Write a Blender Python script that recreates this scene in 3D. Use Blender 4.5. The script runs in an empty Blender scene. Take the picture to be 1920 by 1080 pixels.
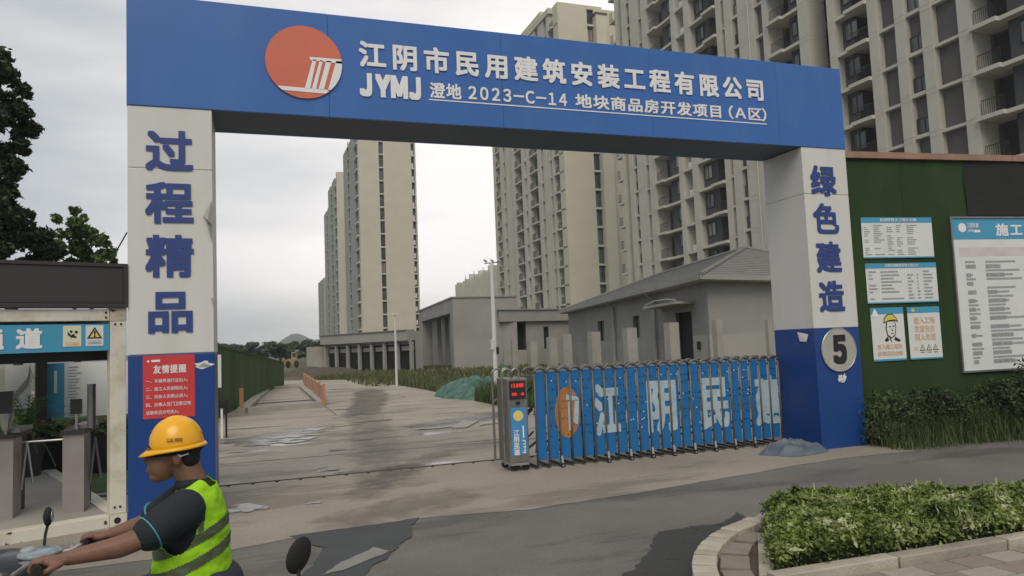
import bpy, math, random
import numpy as np
from mathutils import Matrix, Vector, noise
random.seed(7); rng = np.random.default_rng(7)
S = bpy.context.scene
col = S.collection
PI = math.pi

# ---------------------------------------------------------------- camera
YAW, PITCH, ROLL, FPX, EYE = 0.3414, 0.075, -0.0407, 1386.3, 1.7
fw = np.array([math.sin(YAW)*math.cos(PITCH), math.cos(YAW)*math.cos(PITCH), math.sin(PITCH)])
r0 = np.array([math.cos(YAW), -math.sin(YAW), 0.0]); u0 = np.cross(r0, fw)
RT = math.cos(ROLL)*r0+math.sin(ROLL)*u0; UP = -math.sin(ROLL)*r0+math.cos(ROLL)*u0
cam = bpy.data.objects.new('camera', bpy.data.cameras.new('camera')); col.objects.link(cam)
cam.matrix_world = Matrix(((RT[0], UP[0], -fw[0], 0), (RT[1], UP[1], -fw[1], 0), (RT[2], UP[2], -fw[2], EYE), (0, 0, 0, 1)))
cam.data.lens = FPX/1920*36; cam.data.sensor_width = 36; cam.data.clip_start = .05; cam.data.clip_end = 6000
S.camera = cam

# ---------------------------------------------------------------- sky, sun, exposure
W = bpy.data.worlds.new('World'); S.world = W; W.use_nodes = True
nt = W.node_tree; nt.nodes.clear()
def wn(t, **k):
    n = nt.nodes.new(t)
    for a, b in k.items(): setattr(n, a, b)
    return n
SUN_EL, SUN_AZ = math.radians(48), math.radians(200)     # azimuth measured clockwise from +Y
out = wn('ShaderNodeOutputWorld'); bg = wn('ShaderNodeBackground'); nt.links.new(bg.outputs[0], out.inputs[0])
sky = wn('ShaderNodeTexSky', sky_type='NISHITA', sun_disc=False, sun_elevation=SUN_EL, sun_rotation=SUN_AZ)
sc_ = wn('ShaderNodeVectorMath', operation='SCALE'); sc_.inputs['Scale'].default_value = .1
nt.links.new(sky.outputs[0], sc_.inputs[0])
tc = wn('ShaderNodeTexCoord'); mp = wn('ShaderNodeMapping'); mp.inputs['Scale'].default_value = (1, 1, 4.5)
nt.links.new(tc.outputs['Generated'], mp.inputs[0])
nz = wn('ShaderNodeTexNoise'); nz.inputs['Scale'].default_value = 1.35; nz.inputs['Detail'].default_value = 6; nz.inputs['Roughness'].default_value = .5
nt.links.new(mp.outputs[0], nz.inputs['Vector'])
dt = wn('ShaderNodeVectorMath', operation='DOT_PRODUCT'); dt.inputs[1].default_value = (.42, .79, .44)
nt.links.new(tc.outputs['Generated'], dt.inputs[0])
m1 = wn('ShaderNodeMapRange'); m1.inputs[1].default_value = .70; m1.inputs[2].default_value = 1.0; m1.inputs[3].default_value = -.16; m1.inputs[4].default_value = .36
nt.links.new(dt.outputs['Value'], m1.inputs[0])
ad = wn('ShaderNodeMath', operation='ADD'); nr = wn('ShaderNodeMapRange'); nr.inputs[1].default_value = .3; nr.inputs[2].default_value = .7; nr.inputs[3].default_value = .31; nr.inputs[4].default_value = .69; nt.links.new(nz.outputs['Fac'], nr.inputs[0]); nt.links.new(nr.outputs[0], ad.inputs[0]); nt.links.new(m1.outputs[0], ad.inputs[1])
cr = wn('ShaderNodeValToRGB'); e = cr.color_ramp.elements
e[0].position = .28; e[0].color = (.255, .278, .298, 1); e[1].position = .80; e[1].color = (.86, .81, .78, 1)
k = cr.color_ramp.elements.new(.5); k.color = (.435, .455, .47, 1)
nt.links.new(ad.outputs[0], cr.inputs[0])
mx = wn('ShaderNodeMixRGB'); mx.inputs[0].default_value = .06
nt.links.new(cr.outputs[0], mx.inputs[1]); nt.links.new(sc_.outputs[0], mx.inputs[2])
nt.links.new(mx.outputs[0], bg.inputs[0]); bg.inputs[1].default_value = 1.0
sun = bpy.data.objects.new('sun', bpy.data.lights.new('sun', 'SUN')); col.objects.link(sun)
sun.data.energy = 1.3; sun.data.angle = math.radians(40); sun.data.color = (1, .90, .74)
sd = Vector((math.sin(SUN_AZ)*math.cos(SUN_EL), math.cos(SUN_AZ)*math.cos(SUN_EL), math.sin(SUN_EL)))
sun.rotation_euler = sd.to_track_quat('Z', 'Y').to_euler()
S.view_settings.view_transform = 'Standard'; S.view_settings.look = 'None'; S.view_settings.exposure = .48; S.view_settings.gamma = 1
S.view_settings.use_curve_mapping = False

# ---------------------------------------------------------------- measuring helpers (photo pixel -> place in the world)
def ray(x, y): return fw+RT*(x-960)/FPX+UP*(540-y)/FPX
E0 = np.array([0, 0, EYE])
def at_Y(x, y, Y): d = ray(x, y); return Y/d[1]*d+E0
def at_X(x, y, X): d = ray(x, y); return X/d[0]*d+E0
def at_G(x, y, z=0.0): d = ray(x, y); return (z-EYE)/d[2]*d+E0
def pix(p):
    d = np.asarray(p, float)-E0; w = d@fw
    return 960+FPX*(d@RT)/w, 540-FPX*(d@UP)/w

# ---------------------------------------------------------------- materials
MATS = {}
def mat(name, color, rough=.7, var=.12, scale=4, bump=0, bscale=40, metal=0, dirt=None, dscale=1.5, damt=.5, stretch=(1, 1, 1), spec=.4, attr=None, emit=None, coat=0):
    if name in MATS: return MATS[name]
    m = bpy.data.materials.new(name); m.use_nodes = True; t = m.node_tree; b = t.nodes['Principled BSDF']
    b.inputs['Roughness'].default_value = rough; b.inputs['Metallic'].default_value = metal
    b.inputs['Specular IOR Level'].default_value = spec
    if coat: b.inputs['Coat Weight'].default_value = coat
    L = t.links.new
    def N(ty, **k):
        n = t.nodes.new(ty)
        for a, c in k.items(): setattr(n, a, c)
        return n
    tc = N('ShaderNodeTexCoord'); mp = N('ShaderNodeMapping'); mp.inputs['Scale'].default_value = stretch; L(tc.outputs['Object'], mp.inputs[0])
    n1 = N('ShaderNodeTexNoise'); n1.inputs['Scale'].default_value = scale; n1.inputs['Detail'].default_value = 6; L(mp.outputs[0], n1.inputs['Vector'])
    mr = N('ShaderNodeMapRange'); mr.inputs[1].default_value = .25; mr.inputs[2].default_value = .75; mr.inputs[3].default_value = 1-var; mr.inputs[4].default_value = 1+var; L(n1.outputs['Fac'], mr.inputs[0])
    sc = N('ShaderNodeVectorMath', operation='SCALE'); sc.inputs[0].default_value = color[:3]; L(mr.outputs[0], sc.inputs['Scale'])
    cur = sc.outputs[0]
    if attr:
        at = N('ShaderNodeAttribute', attribute_name='v'); cr = N('ShaderNodeValToRGB'); el = cr.color_ramp.elements
        el[0].color = (*attr[0], 1); el[1].color = (*attr[-1], 1)
        for i, c in enumerate(attr[1:-1]): q = cr.color_ramp.elements.new((i+1)/(len(attr)-1)); q.color = (*c, 1)
        L(at.outputs['Fac'], cr.inputs[0]); s2 = N('ShaderNodeVectorMath', operation='SCALE'); L(cr.outputs[0], s2.inputs[0]); L(mr.outputs[0], s2.inputs['Scale']); cur = s2.outputs[0]
    if dirt:
        n2 = N('ShaderNodeTexNoise'); n2.inputs['Scale'].default_value = dscale; n2.inputs['Detail'].default_value = 8; n2.inputs['Roughness'].default_value = .65; L(mp.outputs[0], n2.inputs['Vector'])
        r2 = N('ShaderNodeMapRange'); r2.inputs[1].default_value = .5; r2.inputs[2].default_value = .72; r2.inputs[4].default_value = damt; L(n2.outputs['Fac'], r2.inputs[0])
        mx = N('ShaderNodeMixRGB'); L(r2.outputs[0], mx.inputs[0]); L(cur, mx.inputs[1]); mx.inputs[2].default_value = (*dirt, 1); cur = mx.outputs[0]
    L(cur, b.inputs['Base Color'])
    if bump:
        n3 = N('ShaderNodeTexNoise'); n3.inputs['Scale'].default_value = bscale; n3.inputs['Detail'].default_value = 5; L(mp.outputs[0], n3.inputs['Vector'])
        bp = N('ShaderNodeBump'); bp.inputs['Strength'].default_value = bump; bp.inputs['Distance'].default_value = .02; L(n3.outputs['Fac'], bp.inputs['Height']); L(bp.outputs[0], b.inputs['Normal'])
    if emit: b.inputs['Emission Color'].default_value = (*emit[0], 1); b.inputs['Emission Strength'].default_value = emit[1]
    MATS[name] = m; return m

def M_wet(name, c1, c2, wetc, scale, joint=None, wet_lo=.60, wet_hi=.66, bump=.25):
    """weathered paving: two-scale colour, damp stains, shallow puddles"""
    m = bpy.data.materials.new(name); m.use_nodes = True; t = m.node_tree; b = t.nodes['Principled BSDF']; L = t.links.new
    def N(ty, **k):
        n = t.nodes.new(ty)
        for a, c in k.items(): setattr(n, a, c)
        return n
    tc = N('ShaderNodeTexCoord')
    def nse(s, det, ro, st=(1, 1, 1), off=(0, 0, 0)):
        mp = N('ShaderNodeMapping'); mp.inputs['Scale'].default_value = st; mp.inputs['Location'].default_value = off; L(tc.outputs['Object'], mp.inputs[0])
        n = N('ShaderNodeTexNoise'); n.inputs['Scale'].default_value = s; n.inputs['Detail'].default_value = det; n.inputs['Roughness'].default_value = ro; L(mp.outputs[0], n.inputs['Vector']); return n.outputs['Fac']
    def rng_(v, a, bb, c=0, d=1):
        r = N('ShaderNodeMapRange'); r.inputs[1].default_value = a; r.inputs[2].default_value = bb; r.inputs[3].default_value = c; r.inputs[4].default_value = d; L(v, r.inputs[0]); return r.outputs[0]
    mx = N('ShaderNodeMixRGB'); L(rng_(nse(scale, 8, .6), .35, .65), mx.inputs[0]); mx.inputs[1].default_value = (*c1, 1); mx.inputs[2].default_value = (*c2, 1)
    fine = rng_(nse(70, 5, .75), .3, .7, .72, 1.28)
    sc = N('ShaderNodeVectorMath', operation='SCALE'); L(mx.outputs[0], sc.inputs[0]); L(fine, sc.inputs['Scale'])
    stain = rng_(nse(.75, 9, .68, (.4, 1.25, 1), (3.1, 7.7, 0)), .53, .60, 0, .8)
    m2 = N('ShaderNodeMixRGB'); L(stain, m2.inputs[0]); L(sc.outputs[0], m2.inputs[1]); m2.inputs[2].default_value = (*wetc, 1)
    wet = rng_(nse(.6, 6, .55, (.45, 1.3, 1), (11.3, 2.2, 0)), wet_lo, wet_hi)
    m3 = N('ShaderNodeMixRGB'); L(wet, m3.inputs[0]); L(m2.outputs[0], m3.inputs[1]); m3.inputs[2].default_value = (wetc[0]*.8, wetc[1]*.8, wetc[2]*.8, 1)
    L(m3.outputs[0], b.inputs['Base Color'])
    m4 = N('ShaderNodeMixRGB'); L(wet, m4.inputs[0]); m4.inputs[1].default_value = (.75,)*3+(1,); m4.inputs[2].default_value = (.12,)*3+(1,); L(m4.outputs[0], b.inputs['Roughness'])
    bp = N('ShaderNodeBump'); bp.inputs['Distance'].default_value = .01; L(nse(60, 6, .7), bp.inputs['Height'])
    L(rng_(wet, 0, 1, bump, .01), bp.inputs['Strength']); L(bp.outputs[0], b.inputs['Normal'])
    MATS[name] = m; return m

def M_alpha(name, color, scale, thr, rough=.7, soft=.06, amax=1.0):
    """stain or print with broken edges: noise cut-out of a flat film"""
    m = bpy.data.materials.new(name); m.use_nodes = True; t = m.node_tree; b = t.nodes['Principled BSDF']
    tc = t.nodes.new('ShaderNodeTexCoord'); n = t.nodes.new('ShaderNodeTexNoise'); n.inputs['Scale'].default_value = scale; n.inputs['Detail'].default_value = 8
    t.links.new(tc.outputs['Object'], n.inputs['Vector'])
    r = t.nodes.new('ShaderNodeMapRange'); r.inputs[1].default_value = thr; r.inputs[2].default_value = thr+soft; r.inputs[4].default_value = amax; t.links.new(n.outputs['Fac'], r.inputs[0]); t.links.new(r.outputs[0], b.inputs['Alpha'])
    b.inputs['Base Color'].default_value = (*color, 1); b.inputs['Roughness'].default_value = rough
    MATS[name] = m; return m

# ---------------------------------------------------------------- mesh helpers
def mesh_np(name, verts, faces, m=None, smooth=False, attr=None):
    me = bpy.data.meshes.new(name); verts = np.asarray(verts, np.float32); faces = np.asarray(faces, np.int32)
    k = faces.shape[1]; me.vertices.add(len(verts)); me.vertices.foreach_set('co', verts.ravel())
    me.loops.add(faces.size); me.loops.foreach_set('vertex_index', faces.ravel())
    me.polygons.add(len(faces)); me.polygons.foreach_set('loop_start', np.arange(0, faces.size, k, dtype=np.int32))
    me.polygons.foreach_set('loop_total', np.full(len(faces), k, np.int32))
    if smooth: me.polygons.foreach_set('use_smooth', np.ones(len(faces), bool))
    if attr is not None:
        a = me.attributes.new('v', 'FLOAT', 'FACE'); a.data.foreach_set('value', np.asarray(attr, np.float32))
    me.update(); me.validate()
    if m: me.materials.append(m)
    return me
def link(name, me, parent=None, local=False, loc=None):
    o = bpy.data.objects.new(name, me); col.objects.link(o)
    if loc is not None: o.location = loc
    if parent is not None:
        o.parent = parent
        if not local: o.matrix_parent_inverse = INV.get(parent.name, Matrix())
    return o
INV = {}
def T(name, label, cat, loc=(0, 0, 0), rotz=0, group=None, kind=None):
    o = bpy.data.objects.new(name, None); col.objects.link(o); o.location = loc; o.rotation_euler = (0, 0, rotz); o.empty_display_size = .2
    INV[o.name] = (Matrix.Translation(loc) @ Matrix.Rotation(rotz, 4, 'Z')).inverted()
    return tag(o, label, cat, group, kind)
def tag(o, label=None, cat=None, group=None, kind=None):
    if label: o['label'] = label
    if cat: o['category'] = cat
    if group: o['group'] = group
    if kind: o['kind'] = kind
    return o
def copy_tree(o, parent=None):
    c = o.copy(); col.objects.link(c)
    if parent is not None: c.parent = parent
    for ch in [x for x in o.children]: copy_tree(ch, c)
    return c
class MB:
    def __init__(s): s.v = []; s.f = []
    def poly(s, pts):
        n = len(s.v); s.v += [tuple(p) for p in pts]; s.f.append(tuple(range(n, n+len(pts)))); return s
    def box(s, x0, x1, y0, y1, z0, z1, M=None):
        n = len(s.v); p = [(x, y, z) for z in (z0, z1) for x, y in ((x0, y0), (x1, y0), (x1, y1), (x0, y1))]
        if M is not None: p = [tuple(M @ Vector(q)) for q in p]
        s.v += p; s.f += [tuple(n+i for i in q) for q in ((3, 2, 1, 0), (4, 5, 6, 7), (0, 1, 5, 4), (1, 2, 6, 5), (2, 3, 7, 6), (3, 0, 4, 7))]; return s
    def bar(s, a, b, w, h=None):
        """rectangular bar from a to b"""
        a = Vector(a); b = Vector(b); d = b-a; q = d.to_track_quat('X', 'Z').to_matrix().to_4x4(); h = h or w
        return s.box(0, d.length, -w/2, w/2, -h/2, h/2, Matrix.Translation(a) @ q)
    def tube(s, pts, r, n=8, cap=True):
        pts = [Vector(p) for p in pts]; rr = r if hasattr(r, '__len__') else [r]*len(pts); base = len(s.v); up = Vector((0, 0, 1))
        prev = None
        for i, p in enumerate(pts):
            d = (pts[min(i+1, len(pts)-1)]-pts[max(i-1, 0)]).normalized()
            if prev is None:
                a = d.cross(up); a = d.cross(Vector((1, 0, 0))) if a.length < .1 else a
            else: a = prev-d*prev.dot(d)
            a.normalize(); prev = a; b = d.cross(a)
            for k in range(n):
                t = 2*PI*k/n; s.v.append(tuple(p+(a*math.cos(t)+b*math.sin(t))*rr[i]))
        for i in range(len(pts)-1):
            for k in range(n):
                q = base+i*n; s.f.append((q+k, q+(k+1) % n, q+n+(k+1) % n, q+n+k))
        if cap:
            s.f.append(tuple(base+k for k in range(n))[::-1]); s.f.append(tuple(base+(len(pts)-1)*n+k for k in range(n)))
        return s
    def disc(s, c, r, axis='Y', n=24, th=.01):
        c = Vector(c); d = {'X': Vector((1, 0, 0)), 'Y': Vector((0, 1, 0)), 'Z': Vector((0, 0, 1))}[axis] if isinstance(axis, str) else Vector(axis)
        return s.tube([c-d*th/2, c+d*th/2], r, n)
    def prism(s, pts, z0, z1):
        n = len(s.v); k = len(pts); s.v += [(x, y, z0) for x, y in pts]+[(x, y, z1) for x, y in pts]
        s.f.append(tuple(range(n, n+k))[::-1]); s.f.append(tuple(range(n+k, n+2*k)))
        for i in range(k): j = (i+1) % k; s.f.append((n+i, n+j, n+k+j, n+k+i))
        return s
    def ell(s, c, r, n=12, m=8):
        b = len(s.v); c = Vector(c)
        for i in range(m+1):
            ph = PI*i/m
            for k in range(n):
                t = 2*PI*k/n; s.v.append((c.x+r[0]*math.sin(ph)*math.cos(t), c.y+r[1]*math.sin(ph)*math.sin(t), c.z+r[2]*math.cos(ph)))
        for i in range(m):
            for k in range(n): s.f.append((b+i*n+k, b+(i+1)*n+k, b+(i+1)*n+(k+1) % n, b+i*n+(k+1) % n))
        return s
    def mesh(s, name, m=None, smooth=False):
        me = bpy.data.meshes.new(name); me.from_pydata(s.v, [], s.f)
        if m: me.materials.append(m)
        if smooth: me.shade_smooth() if hasattr(me, 'shade_smooth') else None
        me.update(); return me
    def build(s, name, m, parent=None, local=False, smooth=False, label=None):
        o = link(name, s.mesh(name, m, smooth), parent, local)
        if label: o['label'] = label
        return o
def B(*a, M=None): return MB().box(*a, M=M)
def bevel(o, w=.004, seg=2):
    md = o.modifiers.new('bevel', 'BEVEL'); md.width = w; md.segments = seg; md.limit_method = 'ANGLE'; return o

# ---- lettering: strings fitted into a rectangle of a vertical plane (origin, along-direction); flat print stands `off` in front
_tc = {}
def glyphs(body, bold=.02, res=3, spacing=1.0):
    k = (body, bold, res, spacing)
    if k in _tc: return _tc[k]
    c = bpy.data.curves.new('lettering', 'FONT'); c.body = body; c.offset = bold; c.resolution_u = res; c.space_character = spacing
    o = bpy.data.objects.new('lettering_tmp', c); col.objects.link(o); bpy.context.view_layer.update()
    me = bpy.data.meshes.new_from_object(o.evaluated_get(bpy.context.evaluated_depsgraph_get()))
    v = np.array([tuple(q.co)[:2] for q in me.vertices]).reshape(-1, 2); f = [tuple(p.vertices) for p in me.polygons]
    bpy.data.objects.remove(o); bpy.data.curves.remove(c); bpy.data.meshes.remove(me)
    _tc[k] = (v, f); return v, f
def lettering(name, body, m, parent, P0, D, x0, x1, z0, z1, off=.004, bold=.02, cell=False, shear=0, spacing=1.0, rot=False, th=0, clip=None, label=None, res=3):
    """P0: point of the plane at z=0, D: horizontal unit direction; rectangle x0..x1 along D, z0..z1 up."""
    v, f = glyphs(body, 0, res, spacing); v = v.copy(); nv = len(v)
    if cell: lo = np.array([0, -.12]); hi = np.array([1, .88])
    else: lo = v.min(0); hi = v.max(0)
    t = (v-lo)/(hi-lo)
    if rot: t = np.stack([t[:, 1], 1-t[:, 0]], 1)
    X = x0+(x1-x0)*t[:, 0]+shear*(t[:, 1]-.5); Z = z0+(z1-z0)*t[:, 1]
    n = np.array([D[1], -D[0]])                  # towards the viewer
    ex, ez = (x1-x0)/(hi-lo)[0 if not rot else 1], (z1-z0)/(hi-lo)[1 if not rot else 0]; co = []; ff = []
    # heavier strokes: the glyph sheet repeated a hair's breadth apart, each layer shifted by the stroke gain
    sh = [(0, 0)] if bold < .005 else [(i*bold*.85, j*bold*.85) for i in (-1, 0, 1) for j in (-1, 0, 1)]
    for k, (sx, sz) in enumerate(sh):
        o_ = off+k*.0004; ff += [tuple(i+k*nv for i in g) for g in f]
        co += [(P0[0]+D[0]*(a+sx*ex)+n[0]*o_, P0[1]+D[1]*(a+sx*ex)+n[1]*o_, b+sz*ez) for a, b in zip(X, Z)]
    f = ff
    me = bpy.data.meshes.new(name); me.from_pydata(co, [], f); me.materials.append(m); me.update()
    o = link(name, me, parent)
    if label: o['label'] = label
    return o
def plate(mb, P0, D, x0, x1, z0, z1, off, th=.004):
    n = (D[1], -D[0]); q = lambda a, o, z: (P0[0]+D[0]*a+n[0]*o, P0[1]+D[1]*a+n[1]*o, z)
    k = len(mb.v); mb.v += [q(x0, off, z0), q(x1, off, z0), q(x1, off-th, z0), q(x0, off-th, z0), q(x0, off, z1), q(x1, off, z1), q(x1, off-th, z1), q(x0, off-th, z1)]
    mb.f += [tuple(k+i for i in g) for g in ((3, 2, 1, 0), (4, 5, 6, 7), (0, 1, 5, 4), (1, 2, 6, 5), (2, 3, 7, 6), (3, 0, 4, 7))]; return mb
def vpoly(P0, D, pts, off):
    n = (D[1], -D[0]); return [(P0[0]+D[0]*a+n[0]*off, P0[1]+D[1]*a+n[1]*off, z) for a, z in pts]
EX = (1, 0)

# ---- foliage
def leafmesh(name, blobs, size, m, aspect=1.8, shell=.55, flat=0, z_min=None):
    """blobs: (x,y,z,rx,ry,rz,n); leaf-sized quads gathered in small clusters through each blob's volume"""
    C = []; V = []
    for (x, y, z, rx, ry, rz, n) in blobs:
        nc = max(4, n//14); u = rng.normal(size=(nc, 3)); u /= np.linalg.norm(u, axis=1)[:, None]
        rad = shell+(1-shell)*rng.random(nc)**.6; cc = u*rad[:, None]
        idx = rng.integers(0, nc, n); p = cc[idx]+rng.normal(size=(n, 3))*.13
        C.append((p+rng.normal(size=(n, 3))*.16*(rng.random(n) < .25)[:, None])*[rx, ry, rz]+[x, y, z]); cv = rng.random(nc)
        V.append(np.clip(.55*cv[idx]+.45*rng.random(n), 0, 1))
    C = np.concatenate(C); V = np.concatenate(V)
    if z_min is not None: k = C[:, 2] > z_min; C = C[k]; V = V[k]
    return leafquads(name, C, V, size, m, aspect, flat)
def leafquads(name, C, V, size, m, aspect=1.8, flat=0):
    n = len(C); a = rng.normal(size=(n, 3)); a[:, 2] *= (1-flat*.7); a /= np.linalg.norm(a, axis=1)[:, None]
    b = rng.normal(size=(n, 3)); b[:, 2] *= (1-flat); b -= a*(a*b).sum(1)[:, None]; b /= np.linalg.norm(b, axis=1)[:, None]
    s = size*(.6+.8*rng.random(n))[:, None]; l = a*s; w = b*s/aspect
    P = np.stack([C-l, C+w*.9-l*.1, C+l, C-w*.9-l*.1], 1).reshape(-1, 3)
    return mesh_np(name, P, np.arange(4*n).reshape(-1, 4), m, attr=V)
def blades(name, pts, hmin, hmax, m, w=.012, lean=.35):
    n = len(pts); h = hmin+(hmax-hmin)*rng.random(n); t = rng.random(n)*2*PI; d = np.stack([np.cos(t), np.sin(t), 0*t], 1)
    e = np.stack([-np.sin(t), np.cos(t), 0*t], 1)*w; ln = (rng.random(n)*lean*h)[:, None]
    mid = pts+d*ln*.35; mid[:, 2] += h*.6; tip = pts+d*ln; tip[:, 2] += h
    P = np.stack([pts-e, pts+e, mid+e*.7, mid-e*.7, mid-e*.7, mid+e*.7, tip+e*.1, tip-e*.1], 1).reshape(-1, 3)
    return mesh_np(name, P, np.arange(8*n).reshape(-1, 4), m, attr=np.repeat(rng.random(n), 2))
def tree(name, label, x, y, h, blobs, size, m, trunk_r=.15, z0=0, cat='tree', group=None):
    t = T(name, label, cat, (x, y, z0), group=group)
    link('crown', leafmesh('crown', blobs, size, m), t)
    mb = MB(); mb.tube([(x, y, z0-.05), (x+.05, y, z0+h*.3), (x-.05, y+.05, z0+h*.6), (x, y, z0+h*.85)], [trunk_r, trunk_r*.8, trunk_r*.5, trunk_r*.15])
    for i in range(6):
        a = random.random()*6.28; zz = z0+h*(.35+.08*i); L = min(h*.28, .8)
        mb.tube([(x, y, zz), (x+math.cos(a)*L*.5, y+math.sin(a)*L*.5, zz+L*.4), (x+math.cos(a)*L, y+math.sin(a)*L, zz+L*.6)], [trunk_r*.45, trunk_r*.3, trunk_r*.08], 6)
    mb.build('trunk', MATS['bark'], t); return t

# ---------------------------------------------------------------- shared materials
mat('bark', (.09, .07, .055), .9, .3, 12, .6, 30)
mat('leaf_dark', (.05,)*3, .65, .25, 2, attr=[(.012, .02, .010), (.03, .05, .02), (.055, .085, .032)])
mat('leaf_mid', (.05,)*3, .6, .25, 2, attr=[(.035, .065, .018), (.085, .14, .042), (.15, .22, .075)])
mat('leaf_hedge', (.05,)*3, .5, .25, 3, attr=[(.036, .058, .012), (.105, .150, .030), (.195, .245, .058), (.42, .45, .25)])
mat('leaf_far', (.05,)*3, .8, .2, .3, attr=[(.04, .062, .040), (.085, .125, .065)])
mat('weed', (.05,)*3, .7, .25, 2, attr=[(.025, .05, .014), (.06, .105, .03), (.13, .17, .06)])
mat('leaf_weedy', (.05,)*3, .65, .25, 2, attr=[(.018, .034, .010), (.046, .076, .026), (.13, .17, .07)])
mat('dry_weed', (.05,)*3, .8, .25, 2, attr=[(.04, .06, .02), (.10, .12, .045), (.19, .19, .09)])
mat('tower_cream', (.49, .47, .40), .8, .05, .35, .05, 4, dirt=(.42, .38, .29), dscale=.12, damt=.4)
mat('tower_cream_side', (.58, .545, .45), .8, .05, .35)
mat('tower_pillar', (.54, .525, .465), .8, .05, .4, dirt=(.42, .40, .33), dscale=.3, damt=.4)
mat('tower_slab', (.56, .54, .48), .8, .05, .6)
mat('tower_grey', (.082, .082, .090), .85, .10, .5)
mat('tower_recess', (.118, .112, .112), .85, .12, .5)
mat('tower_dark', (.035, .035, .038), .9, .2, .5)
mat('tower_green_grey', (.33, .34, .30), .85, .06, .3)
mat('window_frame', (.05, .052, .058), .5, .1, 1)
mat('glass', (.055, .065, .075), .08, .25, .6, spec=.9)
_g = MATS['glass'].node_tree; _b = _g.nodes['Principled BSDF']; _oi = _g.nodes.new('ShaderNodeObjectInfo'); _cr = _g.nodes.new('ShaderNodeValToRGB'); _cr.color_ramp.interpolation = 'CONSTANT'
for _p, _c in ((0, (.035, .042, .050, 1)), (.45, (.07, .08, .09, 1)), (.72, (.12, .125, .12, 1)), (.90, (.26, .245, .21, 1))):
    _e = _cr.color_ramp.elements[0] if _p == 0 else _cr.color_ramp.elements.new(_p); _e.color = _c
_cr.color_ramp.elements.remove(_cr.color_ramp.elements[-1])
_g.links.new(_oi.outputs['Random'], _cr.inputs[0]); _g.links.new(_cr.outputs[0], _b.inputs['Base Color'])
mat('rail_black', (.03, .03, .032), .5, .1, 2)
mat('sign_blue', (.048, .148, .45), .36, .06, .8, .03, 2, dirt=(.08, .19, .44), dscale=.9, damt=.6, stretch=(1.6, 1, .45))
mat('pillar_blue', (.012, .055, .235), .35, .08, 1.2, .02, 3, dirt=(.03, .07, .24), dscale=1, damt=.6)
mat('pillar_white', (.66, .655, .635), .45, .04, 1.2, .02, 2, dirt=(.56, .545, .50), dscale=.9, damt=.5, stretch=(2, 2, .5))
mat('beam_under', (.075, .095, .145), .5, .15, 1)
mat('print_white', (.84, .83, .85), .5, .03, 3)
mat('print_blue', (.035, .065, .24), .5, .05, 3)
mat('print_red', (.60, .05, .055), .5, .06, 3)
mat('print_orange', (.66, .17, .10), .5, .05, 2)
mat('print_black', (.02, .02, .022), .5, .1, 3)
mat('print_grey', (.30, .31, .32), .6, .2, 30)
mat('print_cyan', (.07, .33, .52), .45, .05, 2)
mat('print_yellow', (.72, .60, .12), .5, .05, 2)
mat('paper', (.70, .72, .72), .6, .03, 3, dirt=(.6, .62, .62), dscale=2, damt=.4)
mat('paper_cream', (.72, .70, .50), .6, .05, 3)
mat('faded_orange', (.74, .52, .36), .7, .15, 12)
mat('cream_steel', (.68, .655, .56), .5, .05, 3, .03, 6, dirt=(.36, .27, .17), dscale=3.2, damt=.55)
mat('cream_steel_rusty', (.50, .44, .34), .7, .1, 6, .1, 20, dirt=(.11, .06, .04), dscale=7, damt=.95)
mat('fascia_dark', (.045, .042, .044), .55, .12, 1.5)
mat('turf_wall', (.028, .056, .018), .95, .28, 1.3, .5, 160, dirt=(.014, .032, .012), dscale=1.0, damt=.7, stretch=(1, 1, .35))
mat('turf_far', (.066, .115, .045), .95, .3, .8, .3, 60, dirt=(.07, .09, .04), dscale=.9, damt=.5, stretch=(1, 1, .3))
mat('net_black', (.022, .024, .024), .9, .2, 2)
mat('wood_cap', (.33, .20, .145), .8, .15, 4, .2, 30, dirt=(.2, .12, .09))
mat('steel_grey', (.27, .265, .255), .38, .15, 6, .03, 30, metal=.65, dirt=(.14, .12, .10), dscale=4, damt=.5)
mat('gate_tube', (.15, .148, .14), .45, .15, 6, .03, 30, metal=.35, dirt=(.09, .08, .07), dscale=5, damt=.5)
mat('steel_bright', (.5, .5, .5), .3, .1, 6, metal=.8)
mat('gate_blue', (.012, .145, .40), .42, .07, 2.5, .03, 8, dirt=(.03, .13, .36), dscale=2.2, damt=.6)
mat('gate_logo', (.40, .17, .055), .5, .12, 3)
mat('gate_print', (.40, .50, .56), .5, .12, 3, dirt=(.16, .33, .50), dscale=9, damt=.7)
mat('rubber', (.02, .02, .02), .8, .2, 8)
mat('render_grey', (.325, .315, .30), .9, .14, .5, .15, 8, dirt=(.36, .35, .33), dscale=.35, damt=.6)
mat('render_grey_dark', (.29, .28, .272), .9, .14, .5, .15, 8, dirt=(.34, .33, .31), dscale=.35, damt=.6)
mat('render_pale', (.38, .365, .335), .9, .12, .6, .1, 8)
mat('arcade_grey', (.33, .33, .30), .9, .12, .3, dirt=(.38, .37, .34), dscale=.2, damt=.5)
mat('opening_dark', (.02, .02, .024), .9, .3, 1)
mat('roof_tile', (.20, .198, .19), .8, .15, 3, .2, 12)
mat('concrete_post', (.37, .355, .325), .9, .12, 1.2, .15, 15, dirt=(.27, .26, .24), dscale=1.1)
mat('pole_white', (.66, .66, .64), .5, .05, 2)
mat('stone', (.46, .42, .345), .85, .14, 5, .35, 45, dirt=(.25, .23, .19), dscale=3)
mat('stone_dark', (.36, .33, .275), .85, .16, 5, .35, 45, dirt=(.17, .155, .135), dscale=3)
mat('paver', (.27, .225, .19), .85, .16, 6, .3, 60, dirt=(.18, .15, .13), dscale=3)
mat('soil', (.09, .075, .055), .95, .3, 4, .6, 30)
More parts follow.
